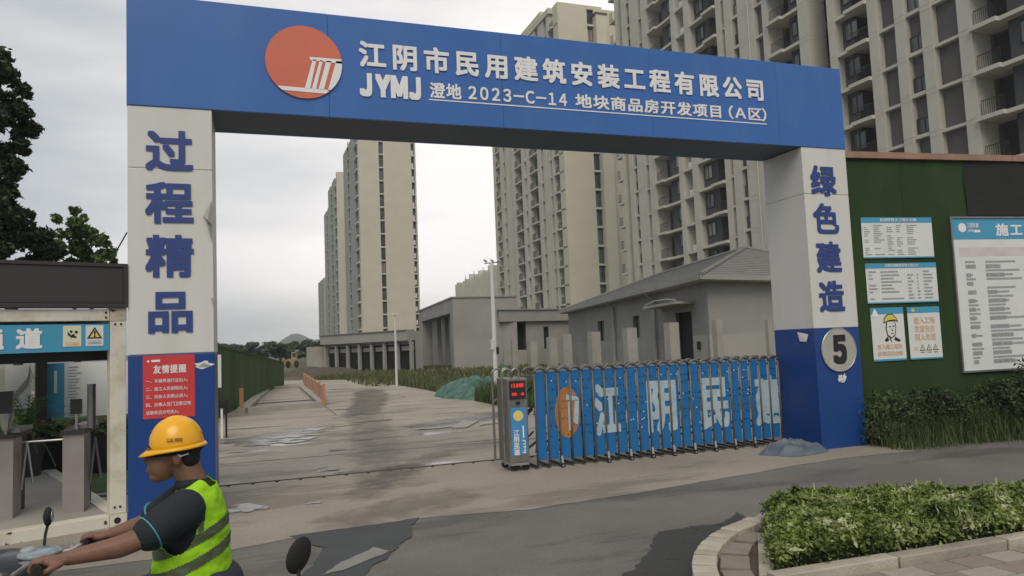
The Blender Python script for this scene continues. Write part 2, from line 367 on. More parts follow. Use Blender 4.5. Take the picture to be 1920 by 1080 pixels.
mat('ground', (.10, .105, .06), .95, .3, .4, .4, 6, dirt=(.16, .13, .10), dscale=.25, damt=.8)
mat('tarp', (.105, .130, .162), .55, .2, 5, .35, 10, dirt=(.18, .205, .235), dscale=4, damt=.6)
mat('net_teal', (.07, .15, .13), .85, .4, 5, .8, 22, dirt=(.19, .32, .28), dscale=4.5, damt=.8)
mat('skin', (.205, .105, .068), .55, .16, 18, .12, 60)
mat('hair', (.012, .011, .010), .7, .2, 40)
mat('shirt', (.018, .024, .032), .85, .15, 12, .15, 60)
mat('cuff', (.06, .36, .40), .8)
mat('vest', (.36, .70, .012), .7, .10, 8, .25, 22)
mat('band', (.085, .11, .06), .5, .12, 10)
mat('helmet', (.88, .44, .006), .32, .03, 3, spec=.5, coat=.3)
mat('trousers', (.035, .04, .055), .85, .15, 10)
mat('scooter_black', (.022, .024, .026), .3, .15, 4, coat=.4)
mat('scooter_silver', (.42, .42, .44), .3, .08, 4, metal=.4)
mat('scooter_glass', (.22, .27, .30), .12, .1, 4, spec=.8)

# ================================================================ GROUND, ROADS
tag(MB().poly([(-690, -38, 0), (750, -38, 0), (750, 1610, 0), (-690, 1610, 0)]).build('ground', MATS['ground']), kind='structure')
M_wet('yard_concrete', (.300, .268, .222), (.385, .348, .292), (.185, .165, .137), .5)
M_wet('apron_concrete', (.268, .238, .197), (.335, .300, .250), (.18, .161, .134), .6, wet_lo=.66, wet_hi=.70)
M_wet('asphalt', (.122, .116, .106), (.178, .170, .154), (.082, .078, .073), .7, wet_lo=.72, wet_hi=.8, bump=.5)
def sheet(name, pts, z, m, kind='structure', parent=None):
    o = MB().poly([(x, y, z) for x, y in pts]).build(name, m, parent); return tag(o, kind=kind) if kind else o
def wob(pts, amp=.04, step=.12, seed=0):
    """edge of a polygon roughened the way poured or broken paving is"""
    o = []
    for i, a in enumerate(pts):
        b = pts[(i+1) % len(pts)]; L = math.dist(a, b); n = max(1, int(L/step))
        for k in range(n):
            t = k/n; x = a[0]+(b[0]-a[0])*t; y = a[1]+(b[1]-a[1])*t
            q = noise.noise_vector(Vector((x*3, y*3, seed)))+noise.noise_vector(Vector((x*11, y*11, seed+5)))*.5
            o.append((x+q.x*amp, y+q.y*amp))
    return o
edge = [(6.5, 19.8), (6.42, 22.4), (6.5, 26.3), (6.5, 30.8), (6.3, 34.5), (5.9, 40.5), (4.9, 44.4), (2.6, 47), (0, 49), (-12, 52)]
sheet('yard_road', wob([(-6, 10.5), (14, 10.5), (14, 13.2), (9.5, 14.5), (7.2, 17)]+edge+[(-14, 49), (-2.0, 44), (-.9, 24), (-1.1, 16)], .05, .4), .004, MATS['yard_concrete'])
sheet('forecourt', wob([(-9, 6.9), (-3, 7.1), (-.24, 7.05), (.4, 7.24), (1.54, 7.40), (2.69, 7.22), (4.02, 7.38), (5.86, 7.72), (7.3, 7.95), (8.6, 7.9), (8.6, 10.5), (-9, 10.5)], .03, .15, 3), .008, MATS['apron_concrete'])
sheet('asphalt_road', [(-40, -12), (60, -12), (60, 4.5), (16, 5.6), (13, 7.0), (9.8, 8.0), (8.6, 8.6), (-9, 8.6), (-40, 7.4)], .0045, MATS['asphalt'])
# darker resurfaced patch and the damp gutter strip by the kerb
mat('asphalt_patch', (.060, .064, .070), .75, .12, 3, .5, 70)
M_alpha('asphalt_damp', (.040, .039, .038), 7, .28, .55, .10, .9)
mat('concrete_repair', (.24, .235, .22), .8, .12, 3, .2, 50)
G2 = lambda x, y: tuple(at_G(x, y)[:2])
sheet('asphalt_patch', wob([G2(*p) for p in [(545, 1008), (660, 990), (783, 973), (768, 1010), (705, 1060), (640, 1120), (520, 1120), (590, 1060), (600, 1030)]], .055, .04, 9), .012, MATS['asphalt_patch'])
sheet('asphalt_patch', wob([G2(*p) for p in [(640, 1058), (705, 1030), (735, 1036), (660, 1068), (600, 1085)]], .035, .04, 12), .0165, MATS['concrete_repair'])
sheet('gutter_damp', wob([G2(*p) for p in [(1080, 1120), (1190, 1078), (1215, 1030), (1240, 1000), (1330, 985), (1385, 962), (1400, 975), (1340, 1010), (1315, 1060), (1305, 1120)]], .10, .05, 21), .0125, MATS['asphalt_damp'])
# yard joints: saw cuts in the slab, the gate's sunk guide rail, and slab cracks
jm = mat('joint_dark', (.05, .045, .04), .95, .2, 10)
for (a, b, w) in [((-1, 12.6), (6.8, 12.35), .025), ((-1.1, 16.2), (7.2, 16.0), .03), ((-.9, 20.3), (6.5, 20.0), .035), ((-.8, 25), (6.4, 24.8), .04), ((2.1, 20), (2.2, 30), .02), ((-.6, 31), (6.4, 30.7), .05)]:
    n = 24; P = [(a[0]+(b[0]-a[0])*i/n, a[1]+(b[1]-a[1])*i/n+.03*noise.noise(Vector((i*.7, a[1], 0)))) for i in range(n+1)]
    dx, dy = (0, w/2) if abs(b[0]-a[0]) > 1 else (w/2, 0)
    sheet('road_joint', [(x-dx, y-dy) for x, y in P]+[(x+dx, y+dy) for x, y in P[::-1]], .0085, jm)
M_D = M_alpha('damp', (.095, .085, .072), 5, .42, .45, .08, .9)
for i, (cx, cy, sx, sy) in enumerate([(3.6, 12.7, .6, .09), (-.35, 15.5, .35, .12), (3.6, 15.2, .5, .16), (5.6, 16.5, .8, .12), (4.9, 18.4, .5, .1), (1.9, 17.2, .5, .14), (.1, 18.2, .7, .1), (2.4, 22, .4, .2), (1.35, 13.1, .14, .12), (5.3, 13.9, .6, .07), (2.0, 14.2, .3, .08)]):
    pts = [(cx+sx*math.cos(t)*(1+.25*math.sin(3*t+i)), cy+sy*math.sin(t)) for t in np.linspace(0, 2*PI, 22)[:-1]]
    sheet('damp_patch', wob(pts, .05, .06, 30+i), .009+.0003*i, M_D)
def M_fade(name, color, scale, rough, amax):
    """grime film that thins out towards the sides and ends of its strip (attribute v) with a noisy edge"""
    m = bpy.data.materials.new(name); m.use_nodes = True; t = m.node_tree; b = t.nodes['Principled BSDF']
    tc = t.nodes.new('ShaderNodeTexCoord'); n = t.nodes.new('ShaderNodeTexNoise'); n.inputs['Scale'].default_value = scale; n.inputs['Detail'].default_value = 9; n.inputs['Roughness'].default_value = .65; t.links.new(tc.outputs['Object'], n.inputs['Vector'])
    a = t.nodes.new('ShaderNodeAttribute'); a.attribute_name = 'fade'; ad = t.nodes.new('ShaderNodeMath'); ad.operation = 'MULTIPLY_ADD'; t.links.new(a.outputs['Fac'], ad.inputs[0]); ad.inputs[1].default_value = .5; t.links.new(n.outputs['Fac'], ad.inputs[2])
    r = t.nodes.new('ShaderNodeMapRange'); r.inputs[1].default_value = .72; r.inputs[2].default_value = 1.0; r.inputs[4].default_value = amax; t.links.new(ad.outputs[0], r.inputs[0]); t.links.new(r.outputs[0], b.inputs['Alpha'])
    b.inputs['Base Color'].default_value = (*color, 1); b.inputs['Roughness'].default_value = rough; MATS[name] = m; return m
def fade_strip(name, line, z, m):
    V = []; F = []; A = []; n = len(line); K = 8
    for i, (x, y, w) in enumerate(line):
        d = Vector(line[min(i+1, n-1)][:2])-Vector(line[max(i-1, 0)][:2]); d.normalize(); e = min(i, n-1-i)/max(1, (n-1)/2)
        for k in range(K+1):
            s = k/K*2-1; V.append((x-d.y*s*w, y+d.x*s*w, z)); A.append((1-s*s)*min(1, e*3))
    for i in range(n-1):
        for k in range(K): q = i*(K+1)+k; F.append((q, q+1, q+K+2, q+K+1))
    me = mesh_np(name, V, F, m); a = me.attributes.new('fade', 'FLOAT', 'POINT'); a.data.foreach_set('value', np.array(A, np.float32)); return tag(link(name, me), kind='structure')
M_fade('tyre_grime', (.10, .087, .070), 3.4, .6, .32); M_fade('wet_film', (.13, .118, .10), 1.4, .25, .8)
def cl(*P): 
    P = np.array(P, float); t = np.linspace(0, len(P)-1, 22); return [tuple(np.interp(q, range(len(P)), P[:, c]) for c in range(3)) for q in t]
fade_strip('tyre_marks', cl((1.5, 8.2, .8), (1.75, 10.3, .7), (2.0, 13, .75), (2.5, 17, .7), (2.9, 22, .8)), .0135, MATS['tyre_grime'])
fade_strip('tyre_marks', cl((3.4, 12.2, .35), (2.5, 11.2, .4), (1.6, 9.8, .4), (.9, 8.0, .4)), .0145, MATS['tyre_grime'])
fade_strip('tyre_marks', cl((.4, 7.3, .5), (1.6, 8.0, .7), (2.6, 8.6, .5)), .0195, MATS['tyre_grime'])
fade_strip('wet_streak', cl((-.4, 15, .9), (.6, 16.2, 1.1), (1.5, 17, .8)), .0125, MATS['wet_film'])
fade_strip('wet_streak', cl((3.0, 15.6, .5), (4.6, 16.6, .8), (6.2, 17.6, .6)), .0128, MATS['wet_film'])
fade_strip('wet_streak', cl((2.2, 18, .6), (3.6, 24, .9), (5.0, 34, 1)), .0131, MATS['wet_film'])
0 and fade_strip('kerb_silt', cl((-3, 7.6, .5), (0, 7.65, .5), (3, 7.75, .4), (6, 8.1, .4)), .0195, MATS['wet_film'])
# pale drying puddles that mirror the sky
M_alpha('puddle', (.21, .205, .19), 3.0, .44, .22, .10, .9); mat('trough_silt', (.23, .21, .18), .5, .15, 2)
for i, (x, y, a, b) in enumerate([(525, 826, .75, .75), (600, 805, .30, .5), (590, 948, .17, .13), (455, 955, .22, .26), (618, 880, .16, .22), (603, 885, .1, .1), (700, 790, .5, .2), (820, 803, .45, .18)]):
    c = at_G(x, y); pts = [(c[0]+a*math.cos(t)*(1+.3*math.sin(2*t+i)), c[1]+b*math.sin(t)) for t in np.linspace(0, 2*PI, 26)[:-1]]
    sheet('puddle', wob(pts, .06, .05, 50+i), .0175+.0003*i, MATS['puddle'])
r = T('gate_guide_rail', 'rusty steel guide rail with bolt holes sunk across the gateway concrete', 'rail', (3, 10.48, 0))
B(-.42, 7.6, 10.475, 10.515, .002, .016).build('rail', mat('rust_dark', (.045, .035, .03), .8, .3, 20), r)
for i in range(27):
    MB().disc((-.3+i*.3, 10.41, .012), .022, 'Z', 8, .012).build('bolt', MATS['rubber'], r)

# ================================================================ ENTRANCE GANTRY
GY = 8.65; XL0, XL1, XR0, XR1 = -1.215, -.375, 7.68, 8.50; GB = 9.52; ZB, ZT, ZM = 4.42, 5.66, 1.74
gan = T('entrance_gantry', 'large blue and white boxed steel gateway spanning the site entrance with white lettering', 'gateway', (3.6, GY, 0))
for x0, x1, seam in ((XL0, XL1, 3.74), (XR0, XR1, 3.72)):
    for nm, z0, z1, m in (('blue_cladding', 0, ZM-.003, 'pillar_blue'), ('white_cladding', ZM, seam-.003, 'pillar_white'), ('white_cladding', seam, ZB-.002, 'pillar_white')):
        bevel(B(x0, x1, GY, GB, z0, z1).build(nm, MATS[m], gan), .008)
    B(x0+.02, x1-.02, GY+.02, GB-.02, 0, ZB).build('pillar_core', MATS['beam_under'], gan)
# beam: face sheets butted along its length, soffit, caps
xs = [XL0, .9, 3.05, 5.2, 7.3, XR1]
for a, b in zip(xs, xs[1:]): bevel(B(a+.0012, b-.0012, GY-.012, GY+.03, ZB, ZT).build('beam_panel', MATS['sign_blue'], gan), .004)
for a, b in zip(xs, xs[1:]): B(a+.0012, b-.0012, GB-.03, GB+.012, ZB, ZT).build('beam_panel', MATS['sign_blue'], gan)
B(XL0+.004, XR1-.004, GY+.032, GB-.032, ZB+.004, ZT-.006).build('beam_soffit', MATS['beam_under'], gan)
B(XL0-.012, XL0+.002, GY+.032, GB-.032, ZB, ZT).build('beam_end', MATS['sign_blue'], gan)
B(XR1-.002, XR1+.012, GY+.032, GB-.032, ZB, ZT).build('beam_end', MATS['sign_blue'], gan)
# emblem: orange disc with white columned portico
F0 = (0, GY-.012)
lc, lr = (.625, 5.045), .43
MB().disc((lc[0], GY-.022, lc[1]), lr, 'Y', 64, .02).build('emblem_disc', MATS['print_orange'], gan)
def clip_disc(poly, c, r):
    """clip a polygon to the emblem disc (Sutherland-Hodgman against a 72-gon)"""
    for i in range(72):
        t = 2*PI*i/72; n = (math.cos(t), math.sin(t)); d = n[0]*c[0]+n[1]*c[1]+r*math.cos(PI/72); o = []
        for j, p in enumerate(poly):
            q = poly[(j+1) % len(poly)]; a = n[0]*p[0]+n[1]*p[1]-d; b = n[0]*q[0]+n[1]*q[1]-d
            if a <= 0: o.append(p)
            if a*b < 0: s_ = a/(a-b); o.append((p[0]+(q[0]-p[0])*s_, p[1]+(q[1]-p[1])*s_))
        poly = o
        if not poly: break
    return poly
def EM(x, y): return tuple(at_Y(480+x/4, y/4, GY-.02)[[0, 2]])
def portico(P0, D, fn, off, c, r, m, parent):
    for pts in ([(400, 430), (660, 452), (660, 484), (408, 456)], [(165, 645), (560, 680), (620, 715), (180, 676)],
                [(425, 450), (452, 452), (405, 668), (365, 664)], [(478, 456), (500, 458), (450, 672), (418, 669)], [(526, 460), (565, 463), (508, 678), (468, 674)], [(600, 462), (670, 465), (640, 720), (538, 684)]):
        q = clip_disc([fn(*p) for p in pts], c, r*.995)
        if len(q) > 2: MB().poly(vpoly(P0, D, q, off)).build('emblem_column', m, parent)
portico(F0, EX, EM, .0245, lc, lr, MATS['print_white'], gan)
for i, ch in enumerate('江阴市民用建筑安装工程有限公司'):
    cx = 1.415+(6.91-1.415)*i/14
    lettering('character', ch, MATS['print_white'], gan, F0, EX, cx-.165, cx+.165, 5.045, 5.375, off=.012, bold=.036, cell=True, th=.008)
lettering('lettering', 'ＪＹＭＪ', MATS['print_white'], gan, F0, EX, 1.27, 1.975, 4.715, 4.955, off=.012, bold=.085, th=.008, spacing=.58)
lettering('lettering', '澄地', MATS['print_white'], gan, F0, EX, 2.11, 2.50, 4.745, 4.93, off=.006, bold=.03, spacing=1.12)
lettering('lettering', '２０２３－Ｃ－１４', MATS['print_white'], gan, F0, EX, 2.60, 3.93, 4.76, 4.92, off=.006, bold=.03, spacing=.68)
lettering('lettering', '地块商品房开发项目', MATS['print_white'], gan, F0, EX, 4.06, 6.30, 4.755, 4.935, off=.006, bold=.03, spacing=1.12)
lettering('lettering', '（Ａ区）', MATS['print_white'], gan, F0, EX, 6.44, 7.075, 4.755, 4.945, off=.006, bold=.022, spacing=.9)
plate(MB(), F0, EX, 2.09, 7.08, 4.708, 4.722, .006, .004).build('underline', MATS['print_white'], gan)
FP = (0, GY)
for ch, z in zip('过程精品', (3.93, 3.365, 2.785, 2.19)):
    lettering('character', ch, MATS['print_blue'], gan, FP, EX, -1.045, -.565, z-.235, z+.235, off=.010, bold=.036, cell=True, th=.012)
for ch, z in zip('绿色建造', (3.92, 3.35, 2.78, 2.20)):
    lettering('character', ch, MATS['print_blue'], gan, FP, EX, 7.80, 8.27, z-.235, z+.235, off=.010, bold=.036, cell=True, th=.012)
# torn cladding film curling off the left pillar, and a small tear below it
fm = mat('film_back', (.42, .42, .38), .5, .1, 4)
MB().poly([(XL1-.10, GY-.004, 3.22), (XL1-.01, GY-.02, 3.40), (XL1-.004, GY-.05, 3.12), (XL1-.05, GY-.09, 3.17)]).poly([(XL1-.004, GY-.01, 3.14), (XL1-.06, GY-.07, 3.16), (XL1-.01, GY-.02, 2.93)]).poly([(XL1-.10, GY-.006, 3.22), (XL1-.05, GY-.06, 3.17), (XL1-.03, GY-.03, 3.26)]).build('torn_film', fm, gan)
MB().poly([(XL1-.03, GY-.004, 2.32), (XL1-.004, GY-.03, 2.34), (XL1-.008, GY-.03, 2.24)]).build('torn_film', fm, gan)
# small torn stickers
def torn(name, c, w, h, m, parent, seed):
    pts = [(c[0]+w*.5*math.cos(t)*(1+.3*math.sin(5*t+seed)), c[1]+h*.5*math.sin(t)*(1+.3*math.cos(4*t+seed))) for t in np.linspace(0, 2*PI, 18)[:-1]]
    return MB().poly(vpoly(FP, EX, pts, .004)).build(name, m, parent)
for x, y, w, h, sd_ in ((382, 684, .18, .075, 1), ):
    c = at_Y(x, y, GY); torn('torn_sticker', (c[0], c[2]), w, h, MATS['paper'], gan, sd_)
    MB().poly(vpoly(FP, EX, [(c[0]-.06, c[2]-.02), (c[0], c[2]+.02), (c[0]+.07, c[2]-.01), (c[0]+.05, c[2]-.03)], .006)).build('torn_sticker', MATS['print_grey'], gan)
c = at_Y(1579, 709, GY); torn('torn_sticker', (c[0]-.035, c[2]), .08, .11, MATS['paper'], gan, 3); torn('torn_sticker', (c[0]+.04, c[2]+.01), .07, .10, MATS['paper'], gan, 7); torn('torn_sticker', (c[0], c[2]-.05), .06, .03, MATS['paper'], gan, 9)
c = at_Y(1510, 629, GY+.3); MB().poly([(XR0-.004, GY+.35, 1.70), (XR0-.004, GY+.12, 1.66), (XR0-.02, GY+.15, 1.55), (XR0-.01, GY+.30, 1.56)]).build('torn_sticker', MATS['paper'], gan)
# number disc
ns = T('number_sign', 'round silver number 5 plate on the blue base of the right gateway pillar', 'sign', (8.075, GY-.01, 1.415))
mat('brushed', (.52, .50, .45), .35, .12, 3, metal=.35, dirt=(.38, .36, .30), dscale=4)
MB().disc((8.09, GY-.012, 1.415), .312, 'Y', 48, .02).build('disc', MATS['brushed'], ns, smooth=False)
MB().tube([(8.09+.313*math.cos(t), GY-.016, 1.415+.313*math.sin(t)) for t in np.linspace(0, 2*PI, 49)], .010, 6).build('rim', MATS['steel_bright'], ns)
lettering('numeral', '５', MATS['print_black'], ns, (0, GY-.022), EX, 7.99, 8.20, 1.235, 1.605, off=.003, bold=.07)
# red notice
rn = T('red_notice', 'red site notice with white Chinese lines taped to the base of the left gateway pillar', 'notice', (-.82, GY, 1.4))
n0 = at_Y(268, 668, GY); n1 = at_Y(366, 780, GY); rx0, rx1, rz1, rz0 = n0[0], n1[0], n0[2], n1[2]
plate(MB(), FP, EX, rx0, rx1, rz0, rz1, .006, .005).build('sheet', MATS['print_red'], rn)
w_, h_ = rx1-rx0, rz1-rz0
lettering('lettering', '友情提醒', MATS['print_white'], rn, FP, EX, rx0+w_*.2, rx1-w_*.17, rz1-h_*.285, rz1-h_*.155, off=.008, bold=.03, spacing=1.15)
for i, (s, k) in enumerate((('一、车辆凭通行证出入;', .86), ('二、施工人员刷脸出入;', .86), ('三、闲杂人员禁止进入;', .86), ('四、办事人员门卫登记电', .92), ('话联系后方可进入;', .68))):
    zt = rz1-h_*(.375+.125*i); lettering('lettering', s, MATS['print_white'], rn, FP, EX, rx0+w_*.06, rx0+w_*k, zt-h_*.062, zt, off=.008, bold=.016, res=2)
MB().disc((rx0+w_*.1, GY-.008, rz1-h_*.085), .012, 'Y', 16, .002).build('logo', MATS['print_white'], rn)
plate(MB(), FP, EX, rx0+w_*.16, rx0+w_*.33, rz1-h_*.10, rz1-h_*.065, .008, .001).build('logo_text', MATS['print_white'], rn)

# ================================================================ LEFT CONTAINER GATE BOOTH
bp0 = np.array([-1.23, 8.66]); bd = np.array([-.937, -.349]); bd /= np.linalg.norm(bd); BD = (-bd[0], -bd[1])      # BD runs left to right
bn = np.array([BD[1], -BD[0]])                                                 # towards the viewer
booth = T('gate_booth', 'cream steel container frame booth with dark fascia and cyan channel sign left of the gateway', 'booth', (bp0[0], bp0[1], 0))
def bb(name, u0, u1, d0, d1, z0, z1, m, parent=None):
    """box in booth coordinates: u measured left from the right post, d back from the front face"""
    mb = MB(); P = lambda u, d, z: (bp0[0]+bd[0]*u-bn[0]*d, bp0[1]+bd[1]*u-bn[1]*d, z)
    mb.v = [P(u0, d0, z0), P(u1, d0, z0), P(u1, d1, z0), P(u0, d1, z0), P(u0, d0, z1), P(u1, d0, z1), P(u1, d1, z1), P(u0, d1, z1)]
    mb.f = [(0, 1, 2, 3), (7, 6, 5, 4), (4, 5, 1, 0), (5, 6, 2, 1), (6, 7, 3, 2), (7, 4, 0, 3)]
    return mb.build(name, MATS[m], parent or booth)
BU, BDp = 2.6, 5.3
for u in (0.0, BU-.15):
    for d in (0, BDp-.15):
        bevel(bb('corner_post', u, u+.15, d, d+.15, .13, 2.10, 'fascia_dark' if d else 'cream_steel'), .006)
        bb('corner_casting', u-.004, u+.154, d-.004, d+.154, 2.102, 2.235, 'cream_steel_rusty')
        bb('corner_casting', u-.004, u+.154, d-.004, d+.154, 0, .128, 'cream_steel')
bevel(bb('top_rail', .156, BU-.156, .0, .12, 2.105, 2.225, 'cream_steel'), .006); bb('top_rail', .156, BU-.156, BDp-.12, BDp, 2.105, 2.225, 'fascia_dark')
bevel(bb('sill', .156, BU-.156, .0, .15, .0, .125, 'cream_steel'), .006); bb('sill', .156, BU-.156, BDp-.15, BDp, .0, .125, 'cream_steel')
for d0, d1 in ((.152, BDp-.152),):
    for u in (0.0, BU-.15): bb('side_rail', u, u+.15, d0, d1, .0, .125, 'cream_steel'); bb('side_rail', u, u+.15, d0, d1, 2.105, 2.225, 'cream_steel')
bb('floor', .156, BU-.156, .155, BDp-.155, .02, .115, 'concrete_post')
bb('ceiling', .156, BU-.156, .125, BDp-.125, 2.11, 2.2, 'fascia_dark')
bb('fascia', 0.01, BU, -.02, .1, 2.29, 2.66, 'fascia_dark')
for z0, z1 in ((2.24, 2.285), (2.665, 2.70)): bb('fascia_frame', -.01, BU+.01, -.035, .12, z0, z1, 'fascia_dark')
bb('fascia_frame', -.012, .03, -.034, .11, 2.287, 2.663, 'fascia_dark')
bb('rear_header', .02, BU-.156, .5, .56, 1.70, 2.10, 'fascia_dark')
sg = bb('channel_sign', .156, BU-.156, .02, .05, 1.80, 2.075, 'print_cyan')
BP = (bp0[0]+BD[0]*0-bn[0]*.02, bp0[1]-bn[1]*.02)
for ch, u in (('道', .855), ('通', 1.17), ('工', 1.49), ('员', 1.81)):
    lettering('character', ch, MATS['print_white'], sg, BP, BD, -u-.11, -u+.11, 1.835, 2.04, off=.004, bold=.045, cell=True)
for u0, u1, m in ((.41, .57, 'paper_cream'), (.21, .37, 'paper')): plate(MB(), BP, BD, -u1, -u0, 1.85, 2.06, .005, .004).build('sticker', MATS[m], sg)
MB().poly(vpoly(BP, BD, [(-.36, 1.925), (-.22, 1.925), (-.29, 2.045)], .007)).build('warning_triangle', MATS['print_black'], sg)
MB().poly(vpoly(BP, BD, [(-.335, 1.938), (-.245, 1.938), (-.29, 2.018)], .009)).build('warning_triangle', MATS['print_yellow'], sg)
lettering('lettering', '!', MATS['print_black'], sg, BP, BD, -.296, -.284, 1.943, 2.003, off=.011, bold=.03)
plate(MB(), BP, BD, -.35, -.23, 1.87, 1.905, .007, .001).build('print_line', MATS['print_grey'], sg)
plate(MB(), BP, BD, -.345, -.235, 1.875, 1.90, .009, .001).build('print_line', MATS['paper'], sg)
plate(MB(), BP, BD, -.335, -.245, 1.882, 1.893, .011, .001).build('print_line', MATS['print_grey'], sg)
for x, z, r_ in ((-.50, 2.0, .013), (-.455, 1.995, .014), (-.48, 1.965, .012)):
    MB().disc((BP[0]+BD[0]*x+bn[0]*.007, BP[1]+BD[1]*x+bn[1]*.007, z), r_, (bn[0], bn[1], 0), 12, .003).build('pictogram', MATS['print_black'], sg)
MB().poly(vpoly(BP, BD, [(-.53, 2.0), (-.50, 1.965), (-.45, 1.95), (-.455, 1.935), (-.50, 1.94), (-.53, 1.97)], .007)).build('pictogram', MATS['print_black'], sg)
plate(MB(), BP, BD, -.55, -.43, 1.86, 1.895, .007, .001).build('print_line', MATS['faded_orange'], sg)
for u, z in ((.19, 2.19), (.19, 2.14), (.105, 2.07), (.05, 2.07), (.06, .20), (.11, .20)):
    q = (bp0[0]+bd[0]*u+bn[0]*.002, bp0[1]+bd[1]*u+bn[1]*.002, z); MB().disc(q, .011, (bn[0], bn[1], 0), 10, .012).build('bolt', MATS['rubber'], booth)
q = (bp0[0]+bd[0]*.085+bn[0]*.006, bp0[1]+bd[1]*.085+bn[1]*.006, .065); MB().disc(q, .032, (bn[0], bn[1], 0), 16, .004).build('casting_hole', MATS['rubber'], booth)
M_alpha('rust_film', (.07, .04, .025), 9, .58, .9)
plate(MB(), (bp0[0], bp0[1]), BD, -BU+.1, -.17, .003, .120, .004, .002).build('rust_stain', MATS['rust_film'], booth)
plate(MB(), (bp0[0], bp0[1]), BD, -.145, -.005, 2.11, 2.23, .009, .002).build('rust_stain', MATS['rust_film'], booth)
q = [at_Y(205, 494, 9.0), at_Y(238, 436, 9.3)]
tag(MB().tube(q, .008, 6).build('stay_wire', MATS['rubber']), 'thin dark stay wire rising from the booth roof to the left pillar', 'wire')

# turnstiles standing on the booth floor
def turnstile(px, label, reader):
    g = at_G(*px, .115); t = T('turnstile', label, 'turnstile', (g[0], g[1], .115), group='face scan turnstiles in the booth'); x, y = g[0], g[1]
    B(x-.05, x+.06, y+.35, y+.60, .115, .93).build('rear_leg', MATS['fascia_dark'], t)
    B(x-.10, x+.10, y, y+.30, .115, .93).build('pedestal', mat('pedestal', (.33, .30, .29), .45, .12, 3, metal=.2), t)
    B(x-.115, x+.115, y-.03, y+.62, .932, .975).build('top_plate', MATS['fascia_dark'], t)
    MB().prism([(x-.02, y+.1), (x+.13, y+.1), (x+.13, y+.6), (x-.02, y+.6)], .98, 1.02).build('lid', MATS['steel_grey'], t)
    MB().tube([(x+.02, y+.05, .975), (x+.02, y+.05, 1.14)], .015, 8).build('reader_stem', MATS['steel_bright'], t)
    if reader: B(x-.035, x+.075, y+.02, y+.05, 1.14, 1.30).build('face_reader', MATS['scooter_black'], t)
    if reader: MB().tube([(x+.15, y+.1, .98), (x+.15, y+.1, 1.45)], .042, 14).build('scanner_post', MATS['steel_grey'], t)
    else:
        MB().tube([(x+.02, y+.05, 1.0), (x+.02, y+.05, 1.12), (x+.02, y+.05, 1.19)], [.03, .06, .07], 10).build('reader_base', MATS['steel_bright'], t)
        B(x-.07, x+.09, y+.0, y+.06, 1.19, 1.42).build('face_reader', MATS['scooter_black'], t)
    for k, (dx, dz) in enumerate(((-.55, .0), (-.05, -.5), (.06, -.45))):
        MB().tube([(x-.05+(.2 if k else 0), y+.3, .86), (x-.05+dx+(.2 if k else 0), y+.3, .86+dz)], .012, 8).build('arm', MATS['steel_bright'], t)
turnstile((137, 962), 'grey steel turnstile with a tall scanner post, nearest the booth post', True)
turnstile((2, 975), 'grey turnstile at the left edge with a black round-topped face reader', False)

# things behind the booth: boards, palm, flower trough, turf mat
tag(B(-9, -1.6, 15.2, 15.3, 0, .9).build('turf_fence', MATS['turf_far']), 'low green artificial turf fence behind the turnstiles', 'fence')
tag(sheet('turf_mat', [(-7, 10.9), (-1.5, 10.9), (-1.5, 15.1), (-7, 15.1)], .012, MATS['turf_far'], None), kind='structure')
nb = T('notice_board', 'long white notice board with a cyan left strip seen through the booth', 'notice board', (-3, 13.6, 0))
b0 = at_Y(83, 682, 13.6); b1 = at_Y(250, 775, 13.6)
B(b0[0], b1[0], 13.6, 13.66, b1[2], b0[2]).build('panel', MATS['paper'], nb)
B(b0[0], b0[0]+.28, 13.59, 13.598, b1[2], b0[2]).build('cyan_strip', MATS['print_cyan'], nb)
B(b0[0]+.14, b0[0]+.18, 13.58, 13.588, b1[2]+.4, b0[2]-.12).build('strip_title', MATS['print_white'], nb)
for i in range(18):
    w = .10+.12*random.random(); B(b0[0]+.34, b0[0]+.34+w, 13.594, 13.599, b0[2]-.08-i*.048, b0[2]-.066-i*.048).build('text_line', MATS['print_grey'], nb)
for x in (b0[0]+.05, b1[0]-.05): B(x-.03, x+.03, 13.67, 13.73, 0, b0[2]).build('post', MATS['fascia_dark'], nb)
pp = T('picture_board', 'white board with a grey sketch of buildings at the left edge behind the booth', 'poster', (-4.3, 13.9, 0))
p0 = at_Y(10, 686, 13.9); p1 = at_Y(57, 765, 13.9)
B(p0[0], p1[0], 13.9, 13.95, p1[2], p0[2]).build('panel', MATS['paper'], pp)
for i in range(9):
    a = p0[0]+.08+i*.04; zc = p1[2]+.1+.05*i
    MB().bar((a, 13.895, zc*.97), (min(a+.08, p1[0]-.02), 13.895, min(zc+.2, p0[2]-.03)), .004, .012).build('sketch_line', MATS['print_grey'], pp)
for x in (p0[0]+.04, p1[0]-.04): B(x-.02, x+.02, 13.96, 14.0, 0, p0[2]).build('post', MATS['fascia_dark'], pp)
pt = T('potted_palm', 'spiky green palm in a dark planter behind the left turnstile', 'plant', (-3.6, 12.3, 0))
pc = at_Y(50, 800, 12.3); V = []; Fc = []; A = []
